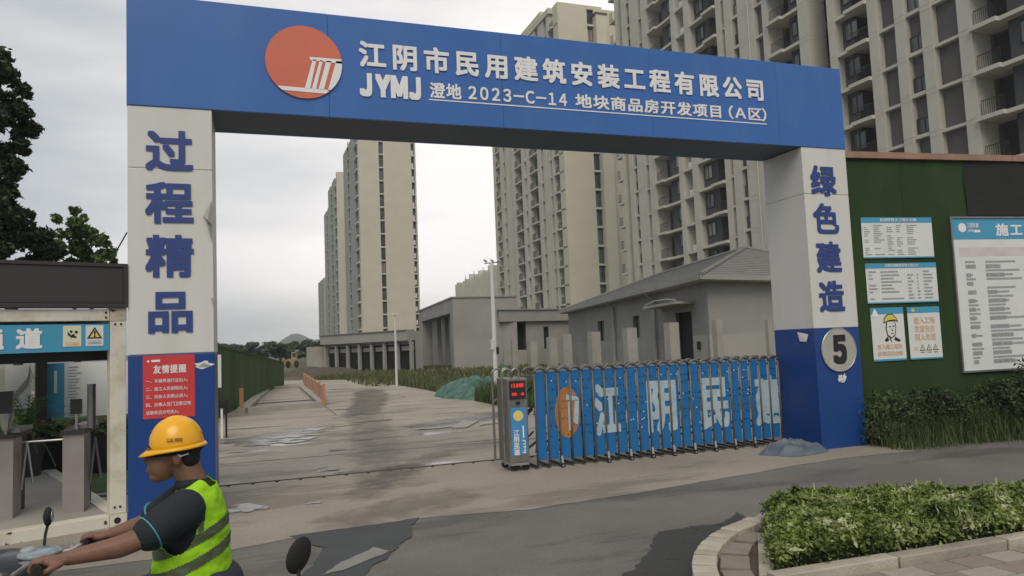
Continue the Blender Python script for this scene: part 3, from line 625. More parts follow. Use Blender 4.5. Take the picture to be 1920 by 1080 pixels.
for i in range(70):
    a = random.random()*2*PI; el = random.uniform(-.1, 1.35); L = random.uniform(.6, 1.0); d = Vector((math.cos(a)*math.cos(el), math.sin(a)*math.cos(el), math.sin(el))); s_ = Vector((-math.sin(a), math.cos(a), 0))
    p = Vector((pc[0], 12.3, .75))
    for k in range(8):
        t0 = k/8; c0 = p+d*L*t0-Vector((0, 0, .45*L*t0*t0)); c1 = p+d*L*(t0+.2)-Vector((0, 0, .45*L*(t0+.2)**2))
        for sg_ in (-1, 1):
            tip = c0+s_*sg_*.10*(1-t0*.6)+d*.09-Vector((0, 0, .03)); n = len(V); V += [c0, c0+d*.02, tip, tip]; Fc.append((n, n+1, n+2, n+3)); A.append(.2+.6*random.random())
        n = len(V); V += [c0-s_*.006, c0+s_*.006, c1+s_*.004, c1-s_*.004]; Fc.append((n, n+1, n+2, n+3)); A.append(.8)
link('fronds', mesh_np('fronds', [tuple(v) for v in V], Fc, MATS['leaf_mid'], attr=A), pt)
MB().tube([(pc[0], 12.3, 0), (pc[0], 12.3, .5), (pc[0], 12.3, .62)], [.16, .22, .23], 14).build('planter', MATS['fascia_dark'], pt)
MB().tube([(pc[0], 12.3, .55), (pc[0], 12.3, .8)], [.08, .06], 8).build('trunk', MATS['bark'], pt)
ft = T('flower_trough', 'long low trough of dark foliage and small red flowers behind the turnstiles', 'flower bed', (-2.6, 12.9, 0))
B(-4.4, -1.7, 12.75, 13.1, 0, .58).build('trough', MATS['opening_dark'], ft)
link('foliage', leafmesh('foliage', [(-4+i*.28, 12.92, .66, .22, .16, .14, 160) for i in range(9)], .035, MATS['leaf_dark']), ft)
mat('petal', (.45, .07, .09), .6, .2, 5)
link('flowers', leafquads('flowers', np.array([(-4.2+2.5*random.random(), 12.78+.2*random.random(), .68+.16*random.random()) for _ in range(90)]), np.ones(90), .022, MATS['petal'], 1.1), ft)

# ================================================================ RETRACTABLE GATE
gate = T('retractable_gate', 'blue panelled steel folding gate with white characters, closed across the right half', 'gate', (5.5, 9.4, 0))
gy = 9.40; gx0, gx1, NG = 3.60, 7.60, 23; pit = (gx1-gx0)/NG
tube_m = MB().tube([(0, 0, .045), (0, 0, 1.29)], .0135, 8).mesh('upright', MATS['gate_tube'], True)
arch_pts = [(-pit/2+pit/2*(1-math.cos(t)), 0, 1.29+.062*math.sin(t)) for t in np.linspace(0, PI, 9)]
arch_m = MB().tube([(p[0], p[1], p[2]) for p in arch_pts], .019, 8).mesh('arch', MATS['gate_tube'], True)
panel_m = MB().box(-pit/2+.021, pit/2-.021, .006, .018, .12, 1.30).mesh('panel', MATS['gate_blue'])
cap_m = MB().prism([(-pit/2+.03, 0), (pit/2-.03, 0), (pit/2-.05, .004), (-pit/2+.05, .004)], 1.301, 1.335).mesh('arch_infill', MATS['steel_bright'])
cross_m = B(-.014, .014, .02, .40, 1.22, 1.25).mesh('cross_bar', MATS['gate_tube'])
for i in range(NG+1):
    x = gx0+i*pit
    for yy in (gy-.012, gy+.42): link('upright', tube_m, gate, loc=(x, yy, 0))
    link('cross_bar', cross_m, gate, loc=(x, gy, 0))
    if i < NG:
        jy = .004*math.sin(i*2.1)
        link('arch', arch_m, gate, loc=(x+pit/2, gy-.012, 0)); link('arch', arch_m, gate, loc=(x+pit/2, gy+.42, .0))
        link('panel', panel_m, gate, loc=(x+pit/2, gy+jy, 0)); link('arch_infill', cap_m, gate, loc=(x+pit/2, gy+.008, 0))
# scissor lattice between the two rows
mb = MB()
for i in range(NG):
    x = gx0+i*pit
    for z in (.35, .85): mb.bar((x, gy+.05, z-.12), (x+pit, gy+.37, z+.12), .012, .03); mb.bar((x, gy+.37, z-.12), (x+pit, gy+.05, z+.12), .012, .03)
mb.build('scissor_lattice', MATS['gate_tube'], gate)['kind'] = 'stuff'
# casters on every second upright
cast = MB(); cast.bar((0, 0, .16), (0, -.02, .045), .03, .012)
cast_m = cast.mesh('caster_fork', MATS['steel_bright']); wh_m = MB().disc((0, 0, .036), .034, 'Y', 16, .022).mesh('wheel', MATS['rubber']); hub_m = MB().disc((0, -.012, .036), .014, 'Y', 10, .006).mesh('hub', MATS['steel_bright'])
for i in [2, 6, 8, 10, 12, 14, 16, 18, 20]:
    f = link('caster', cast_m, gate, loc=(gx0+i*pit, gy-.035, 0)); w = link('wheel', wh_m, f, local=True, loc=(0, -.02, 0)); link('hub', hub_m, f, local=True, loc=(0, -.02, 0))
for i in range(0, NG+1, 1): link('foot', B(-.02, .02, -.02, .42, .03, .05).mesh('foot', MATS['rubber']), gate, loc=(gx0+i*pit, gy, 0))
# rivets: dark and bright dots in rows over the panels
mb = MB(); mw = MB()
for i in range(1, NG):
    x = gx0+i*pit
    for z in (1.16, 1.06, .88, .80, .66, .56, .44):
        for dx in (.045, .087, .130):
            if random.random() < .8: (mb if random.random() < .86 else mw).disc((x+dx+random.uniform(-.01, .01), gy+.003, z+random.uniform(-.012, .012)), .0085, 'Y', 6, .006)
for b_, nm, m in ((mb, 'punched_holes', 'print_black'), (mw, 'rivets', 'print_white')): b_.build(nm, MATS[m], gate)['kind'] = 'stuff'
GP = (0, gy+.004)
for ch, x0, x1, z0, z1 in (('江', 4.50, 4.86, .40, 1.06), ('阴', 5.33, 5.77, .38, 1.06), ('民', 6.22, 6.66, .36, 1.05), ('建', 7.17, 7.60, .34, 1.03)):
    lettering('character', ch, MATS['gate_print'], gate, GP, EX, x0, x1, z0, z1, off=.004, bold=.045)
em_c = (4.07, .735); q = [(em_c[0]+.185*math.cos(t), em_c[1]+.345*math.sin(t)) for t in np.linspace(0, 2*PI, 40)[:-1]]
MB().poly(vpoly(GP, EX, q, .004)).build('emblem_disc', MATS['gate_logo'], gate)
for pts in ([(4.06, .98), (4.24, .93), (4.25, .88), (4.06, .90)], [(4.19, .9), (4.25, .88), (4.22, .55), (4.15, .60)], [(4.08, .88), (4.12, .88), (4.12, .50), (4.08, .48)]):
    MB().poly(vpoly(GP, EX, pts, .007)).build('emblem_column', MATS['gate_print'], gate)
# drive cabinet
cb = B(3.215, 3.495, 9.40, 9.85, .12, 1.235); cab = bevel(cb.build('cabinet', MATS['steel_grey'], gate), .008)
B(3.24, 3.47, 9.385, 9.397, .955, 1.20).build('display', MATS['scooter_black'], cab)
led = mat('led_red', (.3, .01, .01), .5, emit=((1, .06, .04), .6))
CP = (0, 9.385)
lettering('display_digits', '13.8:88', led, cab, CP, EX, 3.27, 3.44, 1.115, 1.165, off=.003, bold=.02); lettering('display_digits', '88  -8', led, cab, CP, EX, 3.27, 3.44, 1.005, 1.045, off=.003, bold=.01)
plate(MB(), (0, 9.397), EX, 3.245, 3.465, .225, .845, .003, .002).build('poster', mat('poster_blue', (.06, .27, .55), .5, .08, 3), cab)
MB().disc((3.35, 9.39, .735), .07, 'Y', 28, .004).build('poster_disc', mat('poster_yellow', (.72, .60, .20), .5), cab)
for i, ch in enumerate('江阴民建'): lettering('poster_text', ch, MATS['print_white'], cab, (0, 9.393), EX, 3.275, 3.355, .545-i*.085-.075, .545-i*.085+.01, off=.002, bold=.03, cell=True)
lettering('poster_text', 'JYMJ', MATS['print_white'], cab, (0, 9.393), EX, 3.395, 3.44, .24, .42, off=.002, bold=.03, rot=True)
plate(MB(), (0, 9.393), EX, 3.405, 3.425, .44, .60, .002, .001).build('poster_bar', MATS['print_white'], cab)
B(3.33, 3.38, 9.37, 9.397, .885, .925).build('lock', MATS['rubber'], cab)
for x in (3.28, 3.45):
    for y in (9.44, 9.80): MB().disc((x, y, .055), .05, 'Y', 16, .035).disc((x, y-.02, .055), .02, 'Y', 8, .01).build('cabinet_wheel', MATS['rubber'], cab)
B(3.23, 3.48, 9.39, 9.84, .085, .118).build('chassis', MATS['steel_bright'], cab)
for x0, w in ((3.16, .14), (3.30, .10)):
    for yy in (9.87, 9.45): MB().tube([(x0, yy, .1)]+[(x0+w/2-w/2*math.cos(t), yy, 1.30+.06*math.sin(t)) for t in np.linspace(0, PI, 8)]+[(x0+w, yy, .1)], .017, 8).build('end_hoop', MATS['steel_grey'], gate)
MB().bar((3.16, 9.87, .9), (3.60, 9.82, 1.22), .02).build('end_brace', MATS['steel_grey'], gate)
mb = MB()
for z in (.3, .6, .9): mb.bar((3.50, 9.5, z), (3.60, 9.75, z+.2), .012, .02); mb.bar((3.50, 9.75, z), (3.60, 9.5, z+.2), .012, .02)
mb.build('scissor_lattice', MATS['rubber'], gate)['kind'] = 'stuff'

# crumpled tarp at the foot of the right pillar
def heap(name, c, rx, ry, h, m, seed=0, n=44, parent=None, amp=.35, fr=2.2, pw=2.2, fold=.30):
    V = []; F = []
    for j in range(n+1):
        for i in range(n+1):
            u = i/n*2-1; v = j/n*2-1; x = u*math.sqrt(1-v*v/2); y = v*math.sqrt(1-u*u/2); r_ = min(1, math.hypot(x, y))
            q = noise.fractal(Vector((x*fr*.8, y*fr*.8, seed)), 1, 2, 3); rd = abs(noise.noise(Vector((x*fr*1.3+y*fr*.9, y*fr*2.6-x*fr*.8, seed+9))))
            z = h*max(0, (1-r_**pw))*(1+amp*.45*q)+h*fold*(1-rd*2.2)*(1-r_**4)
            w = 1+.18*noise.noise(Vector((math.atan2(y, x)*1.6, seed, 0))); V.append((c[0]+x*rx*w, c[1]+y*ry*w, c[2]+z))
    for j in range(n):
        for i in range(n): a = j*(n+1)+i; F.append((a, a+1, a+n+2, a+n+1))
    return link(name, mesh_np(name, V, F, m, smooth=True), parent)
def tarp():
    V = []; F = []; n = 84
    for j in range(n+1):
        for i in range(n+1):
            u = i/n*2-1; v = j/n*2-1; x = u*math.sqrt(1-v*v/2); y = v*math.sqrt(1-u*u/2); r_ = min(1, math.hypot(x, y)); e = 1-r_**3
            wv = noise.noise(Vector((x*1.1, y*1.1, 3.3))); a = x*.55+y+.6*wv; f1 = 1-abs(math.sin(4.2*a+.8)); a2 = x*.9-y*.6+.8*wv; f2 = 1-abs(math.sin(6.3*a2+2))
            body_ = math.exp(-((x+.38)/.42)**2-((y)/.75)**2)*.085+math.exp(-((x-.30)/.45)**2-((y-.1)/.7)**2)*.075
            z = min(1, e*1.9)*(body_*min(1, e*1.3)+.03+(.055*f1*f1+.035*f2*f2)*(.35+.65*e)+.006*noise.noise(Vector((x*9, y*9, 1))))
            w = 1+.22*noise.noise(Vector((math.cos(math.atan2(y, x))*1.4, math.sin(math.atan2(y, x))*1.4, 6))); V.append((7.24+x*.54*w, 8.72+y*.34*w, .012+z))
    for j in range(n):
        for i in range(n): a = j*(n+1)+i; F.append((a, a+1, a+n+2, a+n+1))
    return link('tarp', mesh_np('tarp', V, F, MATS['tarp'], smooth=True))
tag(tarp(), 'crumpled grey blue tarpaulin lying at the foot of the right gateway pillar', 'tarpaulin')

# ================================================================ GREEN WALL ON THE RIGHT
WQ = (8.5, 8.95); WD = (math.cos(.105), -math.sin(.105)); WN = (WD[1], -WD[0])
def wp(a, o, z): return (WQ[0]+WD[0]*a+WN[0]*o, WQ[1]+WD[1]*a+WN[1]*o, z)
wall = T('turf_wall', 'tall hoarding clad in dark green artificial turf with a brown timber cap right of the gateway', 'hoarding', (8.5, 8.95, 0))
for i in range(8): plate(MB(), WQ, WD, .02+i*1.22, .02+i*1.22+1.217, 0, 4.36, .0, .06).build('turf_panel', MATS['turf_wall'], wall)
for i in range(3): plate(MB(), WQ, WD, .0+i*3.4, .0+i*3.4+3.39, 4.362, 4.46, .06, .22).build('cap_board', MATS['wood_cap'], wall)
mb = MB(); k = 16; mb.v = []
for i in range(k+1):
    for j in range(8):
        a = 2.44+(9.5-2.44)*i/k; z = 3.46+.9*j/7; mb.v.append(wp(a+(.012*math.sin(j*1.1) if i == 0 else 0), .012+.012*math.sin(i*1.3+j*.7), z))
for i in range(k):
    for j in range(7): q = i*8+j; mb.f.append((q, q+8, q+9, q+1))
mb.build('shade_net', MATS['net_black'], wall)
def board(name, label, x0, x1, z0, z1, th, cat='poster'):
    t = T(name, label, cat, wp((x0+x1)/2, .03, (z0+z1)/2)); plate(MB(), WQ, WD, x0, x1, z0, z1, .012+th, th).build('sheet', MATS['paper'], t); return t
def hdr(t, x0, x1, z0, z1, o, m='print_cyan'): return plate(MB(), WQ, WD, x0, x1, z0, z1, o, .002).build('header', MATS[m], t)
def lines(t, x0, x1, z0, z1, rows, cols, o, seed, m='print_grey', name='text_line'):
    """rows of print too small to read: short dashes of uneven length, one mesh per row"""
    rr = random.Random(seed)
    for i in range(rows):
        z = z1-(z1-z0)*(i+.5)/rows; hh = (z1-z0)/rows*.24; mb = MB()
        for a, b in cols:
            xa, xb = x0+(x1-x0)*a, x0+(x1-x0)*b
            if rr.random() < .15: continue
            xe = xa+(xb-xa)*rr.uniform(.4, 1); x = xa
            while x < xe:
                w = rr.uniform(.012, .035); plate(mb, WQ, WD, x, min(x+w, xe), z-hh, z+hh, o, .001); x += w+.006
        if mb.v: mb.build(name, MATS[m], t)['kind'] = 'stuff'
def bt(t, s, x0, x1, z0, z1, o, m='print_white', bold=.03, name='lettering', **k): return lettering(name, s, MATS[m], t, WQ, WD, x0, x1, z0, z1, off=o, bold=bold, **k)
p = board('notice_poster', 'wide white and cyan notice sheet with a ruled table, uppermost on the green wall', .44, 1.74, 2.79, 3.43, .006)
hdr(p, .44, 1.74, 3.345, 3.43, .020); bt(p, '危险性较大工程公示牌', .78, 1.45, 3.365, 3.415, .022, bold=.02); hdr(p, .44, 1.74, 2.79, 2.81, .020)
lines(p, .48, 1.70, 2.83, 3.32, 15, [(0, .10), (.14, .30), (.34, .44), (.48, .6), (.64, .8)], .0205, 1)
p = board('notice_poster', 'wide white and cyan notice sheet, middle one in the column on the green wall', .455, 1.755, 2.085, 2.71, .006)
hdr(p, .455, 1.755, 2.63, 2.71, .020); bt(p, '江阴民用建筑安装工程公示', .80, 1.42, 2.65, 2.695, .022, bold=.02); hdr(p, .455, 1.755, 2.085, 2.105, .020)
lines(p, .50, 1.72, 2.13, 2.60, 9, [(0, .12), (.18, .52), (.58, .68), (.72, .76), (.82, .97)], .0205, 2)
p = board('safety_poster', 'white safety poster with a drawn worker in a yellow helmet on the green wall', .485, 1.075, 1.20, 2.02, .006)
hdr(p, .485, 1.075, 1.92, 2.02, .020); hdr(p, .485, 1.075, 1.20, 1.23, .020); MB().poly([wp(.50+.12*a, .023, 1.88+.13*b) for a, b in ((0, 0), (1, 0), (.8, .6), (.5, 1), (.2, .6))]).build('logo', MATS['print_white'], p)
def shp(name, pts, o, m, par): return MB().poly([wp(.70+a*.28, o, 1.52+b*.38) for a, b in pts]).build(name, MATS[m], par)
shp('drawn_face', [(.12, .45), (.2, .15), (.45, .05), (.7, .15), (.8, .5), (.75, .78), (.2, .78)], .0205, 'print_black', p)
shp('drawn_face', [(.18, .45), (.25, .2), (.46, .1), (.66, .2), (.75, .5), (.7, .74), (.25, .74)], .0225, 'paper', p)
shp('drawn_helmet', [(.0, .68), (.05, .9), (.3, 1.06), (.62, 1.06), (.86, .88), (.95, .72), (.7, .80), (.3, .76)], .0245, 'print_black', p)
shp('drawn_helmet', [(.04, .72), (.09, .88), (.32, 1.02), (.6, 1.02), (.82, .86), (.86, .78), (.7, .83), (.3, .80)], .0265, 'print_yellow', p)
for q in ([(.0, .0), (.2, .14), (.3, -.02), (.1, -.08)], [(.7, .12), (1.05, -.02), (.95, -.1), (.6, .0)], [(.3, .08), (.45, -.1), (.5, -.1), (.36, .1)]): shp('drawn_collar', q, .0205, 'print_black', p)
for q in ([(.33, .56), (.45, .56), (.45, .52), (.33, .52)], [(.55, .57), (.7, .57), (.7, .53), (.55, .53)], [(.45, .27), (.62, .28), (.6, .24), (.46, .24)], [(.5, .5), (.58, .36), (.5, .36)]): shp('drawn_features', q, .0245, 'print_black', p)
bt(p, '进入施工现场', .56, 1.01, 1.385, 1.455, .0205, 'faded_orange', .03); bt(p, '必须戴安全帽', .56, 1.01, 1.28, 1.35, .0205, 'faded_orange', .03)
p = board('warning_poster', 'white poster of faded orange characters over three warning triangles on the green wall', 1.15, 1.745, 1.20, 2.015, .006)
hdr(p, 1.15, 1.745, 1.92, 2.015, .020); hdr(p, 1.15, 1.745, 1.20, 1.225, .020); MB().disc(wp(1.25, .024, 1.965), .03, (WN[0], WN[1], 0), 14, .002).build('logo', MATS['print_yellow'], p)
for s, z in (('进入工地', 1.755), ('注意安全', 1.625), ('闲人免进', 1.495)): bt(p, s, 1.26, 1.64, z, z+.1, .0205, 'faded_orange', .03)
for x in (1.38, 1.50, 1.62):
    MB().poly([wp(x+a*.055, .0205, 1.33+b*.10) for a, b in ((-1, 0), (1, 0), (0, 1))]).build('warning_triangle', MATS['print_black'], p)
    MB().poly([wp(x+a*.055, .0225, 1.33+b*.10) for a, b in ((-.7, .12), (.7, .12), (0, .82))]).build('warning_triangle', MATS['paper_cream'], p)
    plate(MB(), WQ, WD, x-.004, x+.004, 1.35, 1.385, .024, .001).build('warning_mark', MATS['print_black'], p); plate(MB(), WQ, WD, x-.04, x+.04, 1.295, 1.312, .0205, .001).build('text_line', MATS['print_grey'], p)
plate(MB(), WQ, WD, 1.23, 1.29, 1.34, 1.40, .0205, .001).build('pictogram', MATS['faded_orange'], p)
p = board('project_board', 'large framed project board with cyan header and tabulated text, cut by the right picture edge', 2.10, 4.70, .98, 3.41, .02, 'notice board')
for a in ((2.07, 2.10, .95, 3.44), (4.70, 4.73, .95, 3.44), (2.101, 4.699, .95, .979), (2.101, 4.699, 3.411, 3.44)): plate(MB(), WQ, WD, *a, .05, .045).build('frame', MATS['steel_grey'], p)
hdr(p, 2.10, 4.70, 3.07, 3.41, .034); MB().disc(wp(2.30, .037, 3.26), .075, (WN[0], WN[1], 0), 28, .003).build('logo', MATS['print_white'], p)
bt(p, '江阴民建', 2.40, 2.62, 3.26, 3.335, .036, bold=.02); bt(p, 'JYMJ', 2.40, 2.51, 3.18, 3.23, .036, bold=.03); plate(MB(), WQ, WD, 2.53, 2.65, 3.185, 3.225, .036, .001).build('header_bar', MATS['print_white'], p)
bt(p, '施工现场', 2.96, 4.05, 3.13, 3.32, .036, bold=.035, spacing=1.25)
plate(MB(), WQ, WD, 2.2, 4.6, 2.80, 2.94, .034, .001).build('title_band', mat('print_pink', (.62, .56, .56), .6), p)
lines(p, 2.30, 4.6, 1.07, 2.74, 24, [(0, .10), (.17, .5), (.55, .8)], .034, 5); lines(p, 2.30, 4.6, 1.04, 2.70, 12, [(.005, .09), (.17, .36)], .0345, 8)

# weeds and bushes along its foot
def scatter_line(n, fn): return np.array([fn() for _ in range(n)])
def wgrass():
    a = random.uniform(.1, 6.5); o = abs(random.gauss(.25, .28))+.02; return wp(a, o, 0)
o = link('tall_weeds', blades('tall_weeds', scatter_line(26000, wgrass), .12, .50, MATS['weed'], .0042, .9)); tag(o, 'dense dark weeds growing along the foot of the green wall', 'weeds', kind='stuff')
o = link('tall_weeds', leafmesh('tall_weeds', [(*wp(a, .30+.12*math.sin(a*5), .28+.10*math.sin(a*3.1)), .42, .34, .36, 2600) for a in np.arange(.3, 6.6, .38)], .024, MATS['leaf_weedy'], 2.4, z_min=0)); tag(o, 'low leafy weeds tangled in front of the green wall', 'weeds', kind='stuff')
def bush(label, a, o_, h, w, n, m='leaf_dark'):
    x, y, _ = wp(a, o_, 0); t = T('bush', label, 'bush', (x, y, 0), group='bushes against the green wall')
    bl = [(x+random.uniform(-w, w)*.6, y+random.uniform(-.12, .12), h*random.uniform(.25, .85), w*.45, .22, h*.26, n//9) for _ in range(9)]
    link('foliage', leafmesh('foliage', bl, .034, MATS[m], 2.2, z_min=.01), t); mb = MB()
    for i in range(7): mb.tube([(x, y, 0), (x+random.uniform(-w, w)*.5, y+random.uniform(-.1, .1), h*random.uniform(.6, .95))], [.012, .005], 5)
    mb.build('stem', MATS['bark'], t)
bush('leafy bush overlapping the lower right corner of the project board', 3.15, .45, 1.15, .65, 3600, 'leaf_dark')
bush('small bush under the left corner of the project board', 2.35, .38, .85, .45, 2200)
bush('low bush at the foot of the wall below the safety posters', 1.2, .35, .72, .5, 2000)
bush('tall bush rising in front of the project board at the picture edge', 4.0, .6, 1.25, .6, 3000, 'leaf_dark')
bush('wispy bush hugging the right side of the blue gateway pillar', .35, .25, .70, .26, 1100, 'leaf_mid')
o = link('verge_grass', blades('verge_grass', scatter_line(2600, lambda: (lambda a: wp(a, random.uniform(.2, 1.0-.05*a), 0))(random.uniform(.0, 6.5))), .04, .16, MATS['dry_weed'], .006, .9)); tag(o, 'short dry grass at the asphalt edge below the weeds', 'grass', kind='stuff')

# ================================================================ PLANTER HEDGE, KERBS, PAVERS (front right)
H0 = np.array([3.20, 4.17]); HD = np.array([.9995, -.028]); HN = np.array([.028, .9995])      # front edge direction, and away from the viewer
def hp(a, d, z=0): q = H0+HD*a+HN*d; return (q[0], q[1], z)
hedge = T('hedge', 'low clipped bright green hedge filling the stone edged planter at the lower right', 'hedge', hp(2, .5))
HP = np.array([(3.27, 4.20), (4.17, 5.42), (4.45, 5.62), (5.05, 5.48), (5.95, 4.85), (8.5, 4.6), (8.5, 4.06)])
def poly_dist(X, Y):
    ins = np.zeros(len(X), bool); dm = np.full(len(X), 9.0); k = len(HP)
    for a in range(k):
        (x0_, y0_), (x1_, y1_) = HP[a], HP[(a+1) % k]
        c = ((y0_ > Y) != (y1_ > Y)) & (X < (x1_-x0_)*(Y-y0_)/(y1_-y0_+1e-12)+x0_); ins ^= c
        t_ = np.clip(((X-x0_)*(x1_-x0_)+(Y-y0_)*(y1_-y0_))/((x1_-x0_)**2+(y1_-y0_)**2), 0, 1); dm = np.minimum(dm, np.hypot(X-x0_-t_*(x1_-x0_), Y-y0_-t_*(y1_-y0_)))
    return ins, dm
X_ = rng.uniform(3.2, 7.2, 190000); Y_ = rng.uniform(4.0, 5.65, 190000); ins, dm = poly_dist(X_, Y_)
keep_ = ins & ((dm < .12) | (rng.random(len(X_)) < .7)); X_, Y_, dm = X_[keep_], Y_[keep_], dm[keep_]; n = len(X_)
hh = np.array([.27+.05*noise.noise(Vector((a*1.7, d*2.0, 3)))+.06*noise.noise(Vector((a*5, d*5, 1)))+.03*noise.noise(Vector((a*13, d*13, 4))) for a, d in zip(X_, Y_)])
edgef = np.clip(dm/.14, 0, 1); top = hh*(.62+.38*np.sqrt(edgef))
zz = np.where(rng.random(n) < .58, top-rng.random(n)**2*.09, top*rng.random(n)**.8); zz = np.maximum(zz, .03)
out_ = rng.normal(size=(n, 2))*.03*(dm < .08)[:, None]
C = np.stack([X_+out_[:, 0], Y_+out_[:, 1], zz+.05], 1)
cl = np.array([noise.noise(Vector((a*4.5, d*4.5, 7))) for a, d in zip(X_, Y_)])
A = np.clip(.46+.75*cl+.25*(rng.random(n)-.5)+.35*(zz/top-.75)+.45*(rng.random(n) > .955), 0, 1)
gap = np.array([noise.noise(Vector((a*9, d*9, z*9))) for a, d, z in zip(X_, Y_, zz)]) > -.26; C = C[gap]; A = A[gap]
big = rng.random(len(C)) < .35
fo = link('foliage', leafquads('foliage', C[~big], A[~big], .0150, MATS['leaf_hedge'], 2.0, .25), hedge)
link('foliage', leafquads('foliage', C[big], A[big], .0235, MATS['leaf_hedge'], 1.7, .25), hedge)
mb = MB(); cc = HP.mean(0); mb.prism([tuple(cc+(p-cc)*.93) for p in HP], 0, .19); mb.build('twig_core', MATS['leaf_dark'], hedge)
q_ = rng.integers(0, len(C), 900); sp = C[q_]; sp = sp[sp[:, 2] > .22]
link('sprigs', blades('sprigs', sp, .02, .075, MATS['leaf_hedge'], .007, .9), hedge)
# planter edging: long stones along the front, short ones at the corner and side
pk = T('planter_kerb', 'pale stone edging around the hedge planter with joints between long blocks', 'kerb', hp(2, 0))
def stone(par, p0, p1, w, z0, z1, m='stone', name='kerb_stone'):
    p0 = Vector((*p0[:2], 0)); p1 = Vector((*p1[:2], 0)); d = (p1-p0); L = d.length; d.normalize(); M = Matrix.Translation(p0) @ d.to_track_quat('X', 'Z').to_matrix().to_4x4()
    jz = random.uniform(-.005, .005); return bevel(B(.009, L-.009, -w/2, w/2, z0, z1+jz, M=M).build(name, MATS[m], par), .008, 2)
for i in range(5): stone(pk, hp(-.02+i*1.0, -.04), hp(.98+i*1.0, -.04), .12, -.02, .13, 'stone' if i != 1 else 'stone_dark')
ls = [(3.20, 4.21), (3.36, 4.42), (3.52, 4.63), (3.68, 4.84), (3.84, 5.05)]
for i, (a, b) in enumerate(zip(ls, ls[1:])): stone(pk, a, b, .09, -.02, .10, 'stone_dark' if i % 2 else 'stone')
bs = [(4.15, 5.50), (4.46, 5.71), (5.08, 5.57), (5.55, 5.24), (6.0, 4.93), (7.0, 4.81), (8.0, 4.72)]
for a, b in zip(bs, bs[1:]): stone(pk, a, b, .12, -.02, .10)
rk = T('road_kerb', 'curved kerb of short pale stones round the corner left of the planter', 'kerb', (3.1, 4.8, 0))
kp = [(2.45, 3.45), (2.58, 3.86), (2.80, 4.29), (2.95, 4.55), (3.10, 4.76), (3.27, 4.94), (3.45, 5.10), (3.65, 5.24), (3.87, 5.35), (4.10, 5.46)]
cv = []
for a, b in zip(kp, kp[1:]):
    L = math.dist(a, b); k = max(1, round(L/.145))
    for i in range(k): cv.append((a[0]+(b[0]-a[0])*i/k, a[1]+(b[1]-a[1])*i/k))
cv.append(kp[-1])
for i, (a, b) in enumerate(zip(cv, cv[1:])): stone(rk, a, b, .17, -.02, .115, 'stone' if (i*7) % 5 else 'stone_dark')
pv = sheet('pavement', [(2.45, 3.45), (2.80, 4.29), (3.10, 4.76), (3.45, 5.10), (3.87, 5.35), (4.12, 5.44), (3.3, 4.3), (3.2, 4.15), (9, 4.0), (9, 1.5), (2.4, 1.5)], .055, MATS['soil'])
bk = 0
tm = B(-.146, .146, -.096, .096, 0, .018).mesh('paver', MATS['paver']); tm2 = B(-.146, .146, -.096, .096, 0, .018).mesh('paver', MATS['stone_dark'])
for j in range(-14, 1):
    for i in range(-3, 9):
        a = i*.30+(.15 if j % 2 else 0); d = -.24+j*.20; x, y, _ = hp(a, d)
        px, py = pix((x, y, .06))
        if d > -.14 or d < -1.2 or px < 1310 or py > 1180 or px > 2050: continue
        if x < np.interp(y, [k_[1] for k_ in kp], [k_[0] for k_ in kp])+.24: continue
        o = link('paver', tm if (i+j) % 3 else tm2, pv, loc=(x, y, .055)); o.rotation_euler = (random.uniform(-.008, .008), random.uniform(-.008, .008), math.atan2(HD[1], HD[0])); bk += 1
# strip of larger slabs between the kerb and the planter
for x, y, a_ in [(3.02, 3.98, 1.2), (3.06, 4.30, 1.1), (3.24, 4.60, .95), (3.46, 4.88, .80), (3.74, 5.12, .62)]:
    M = Matrix.Translation((x, y, 0)) @ Matrix.Rotation(a_, 4, 'Z'); B(-.15, .15, -.10, .10, .055, .082, M=M).build('paver', MATS['paver'], pv)

# ================================================================ YARD: hoarding, wheel wash, barriers, poles, net heap, verge
yh = T('yard_hoarding', 'long green turf hoarding running along the left side of the yard road', 'hoarding', (-.9, 24, 0))
ya, yb = np.array([-1.05, 20.5]), np.array([1.62, 41.5])
for i in range(16):
    a = ya+(yb-ya)*i/16; b = ya+(yb-ya)*(i+1)/16; z0 = 2.0-.85*i/16; d = Vector((*(b-a), 0)); M = Matrix.Translation((a[0], a[1], 0)) @ d.to_track_quat('X', 'Z').to_matrix().to_4x4()
    B(.006, d.length-.006, -.03, .03+.01*(i % 3), 0, z0, M=M).build('turf_panel', MATS['turf_far'], yh); B(0, .06, .06, .12, 0, z0, M=M).build('post', MATS['rubber'], yh)
MB().bar((*ya, 2.03), (*yb, 1.18), .10, .05).build('cap_rail', MATS['turf_far'], yh)
c = at_G(457, 730); tag(B(c[0]-.1, c[0]+.1, c[1]-.05, c[1], .6, 1.45).build('red_sign', MATS['print_red']), 'narrow upright red panel fixed low on the green yard hoarding', 'sign')
sb = T('striped_barrier', 'black and white striped upright barrier just behind the left pillar', 'barrier', (-.65, 16.5, 0))
for i in range(5): B(-.86+i*.085, -.82+i*.085, 16.5, 16.53, 0, .62).build('bar', MATS['print_white'] if i % 2 else MATS['rubber'], sb)
B(-.9, -.45, 16.48, 16.55, .62, .78).build('top_box', MATS['rubber'], sb)
tag(B(-.86, -.62, 17.5, 17.53, 1.0, 1.72).build('cyan_notice', MATS['paper']), 'pale notice sheet edge peeking out behind the left pillar', 'notice')
ww_ = T('wheel_wash', 'shallow concrete wheel wash trough with raised rims in the left of the yard road', 'trough', (.9, 25, 0))
for a, b, w in (((-.15, 23.0), (2.0, 23.7), .3), ((-.25, 23.1), (.75, 36.5), .3), ((2.05, 23.9), (2.2, 36), .25), ((.75, 36.5), (2.2, 36.4), .3)): MB().bar((*a, .08), (*b, .08), w, .16).build('rim', MATS['concrete_post'], ww_)
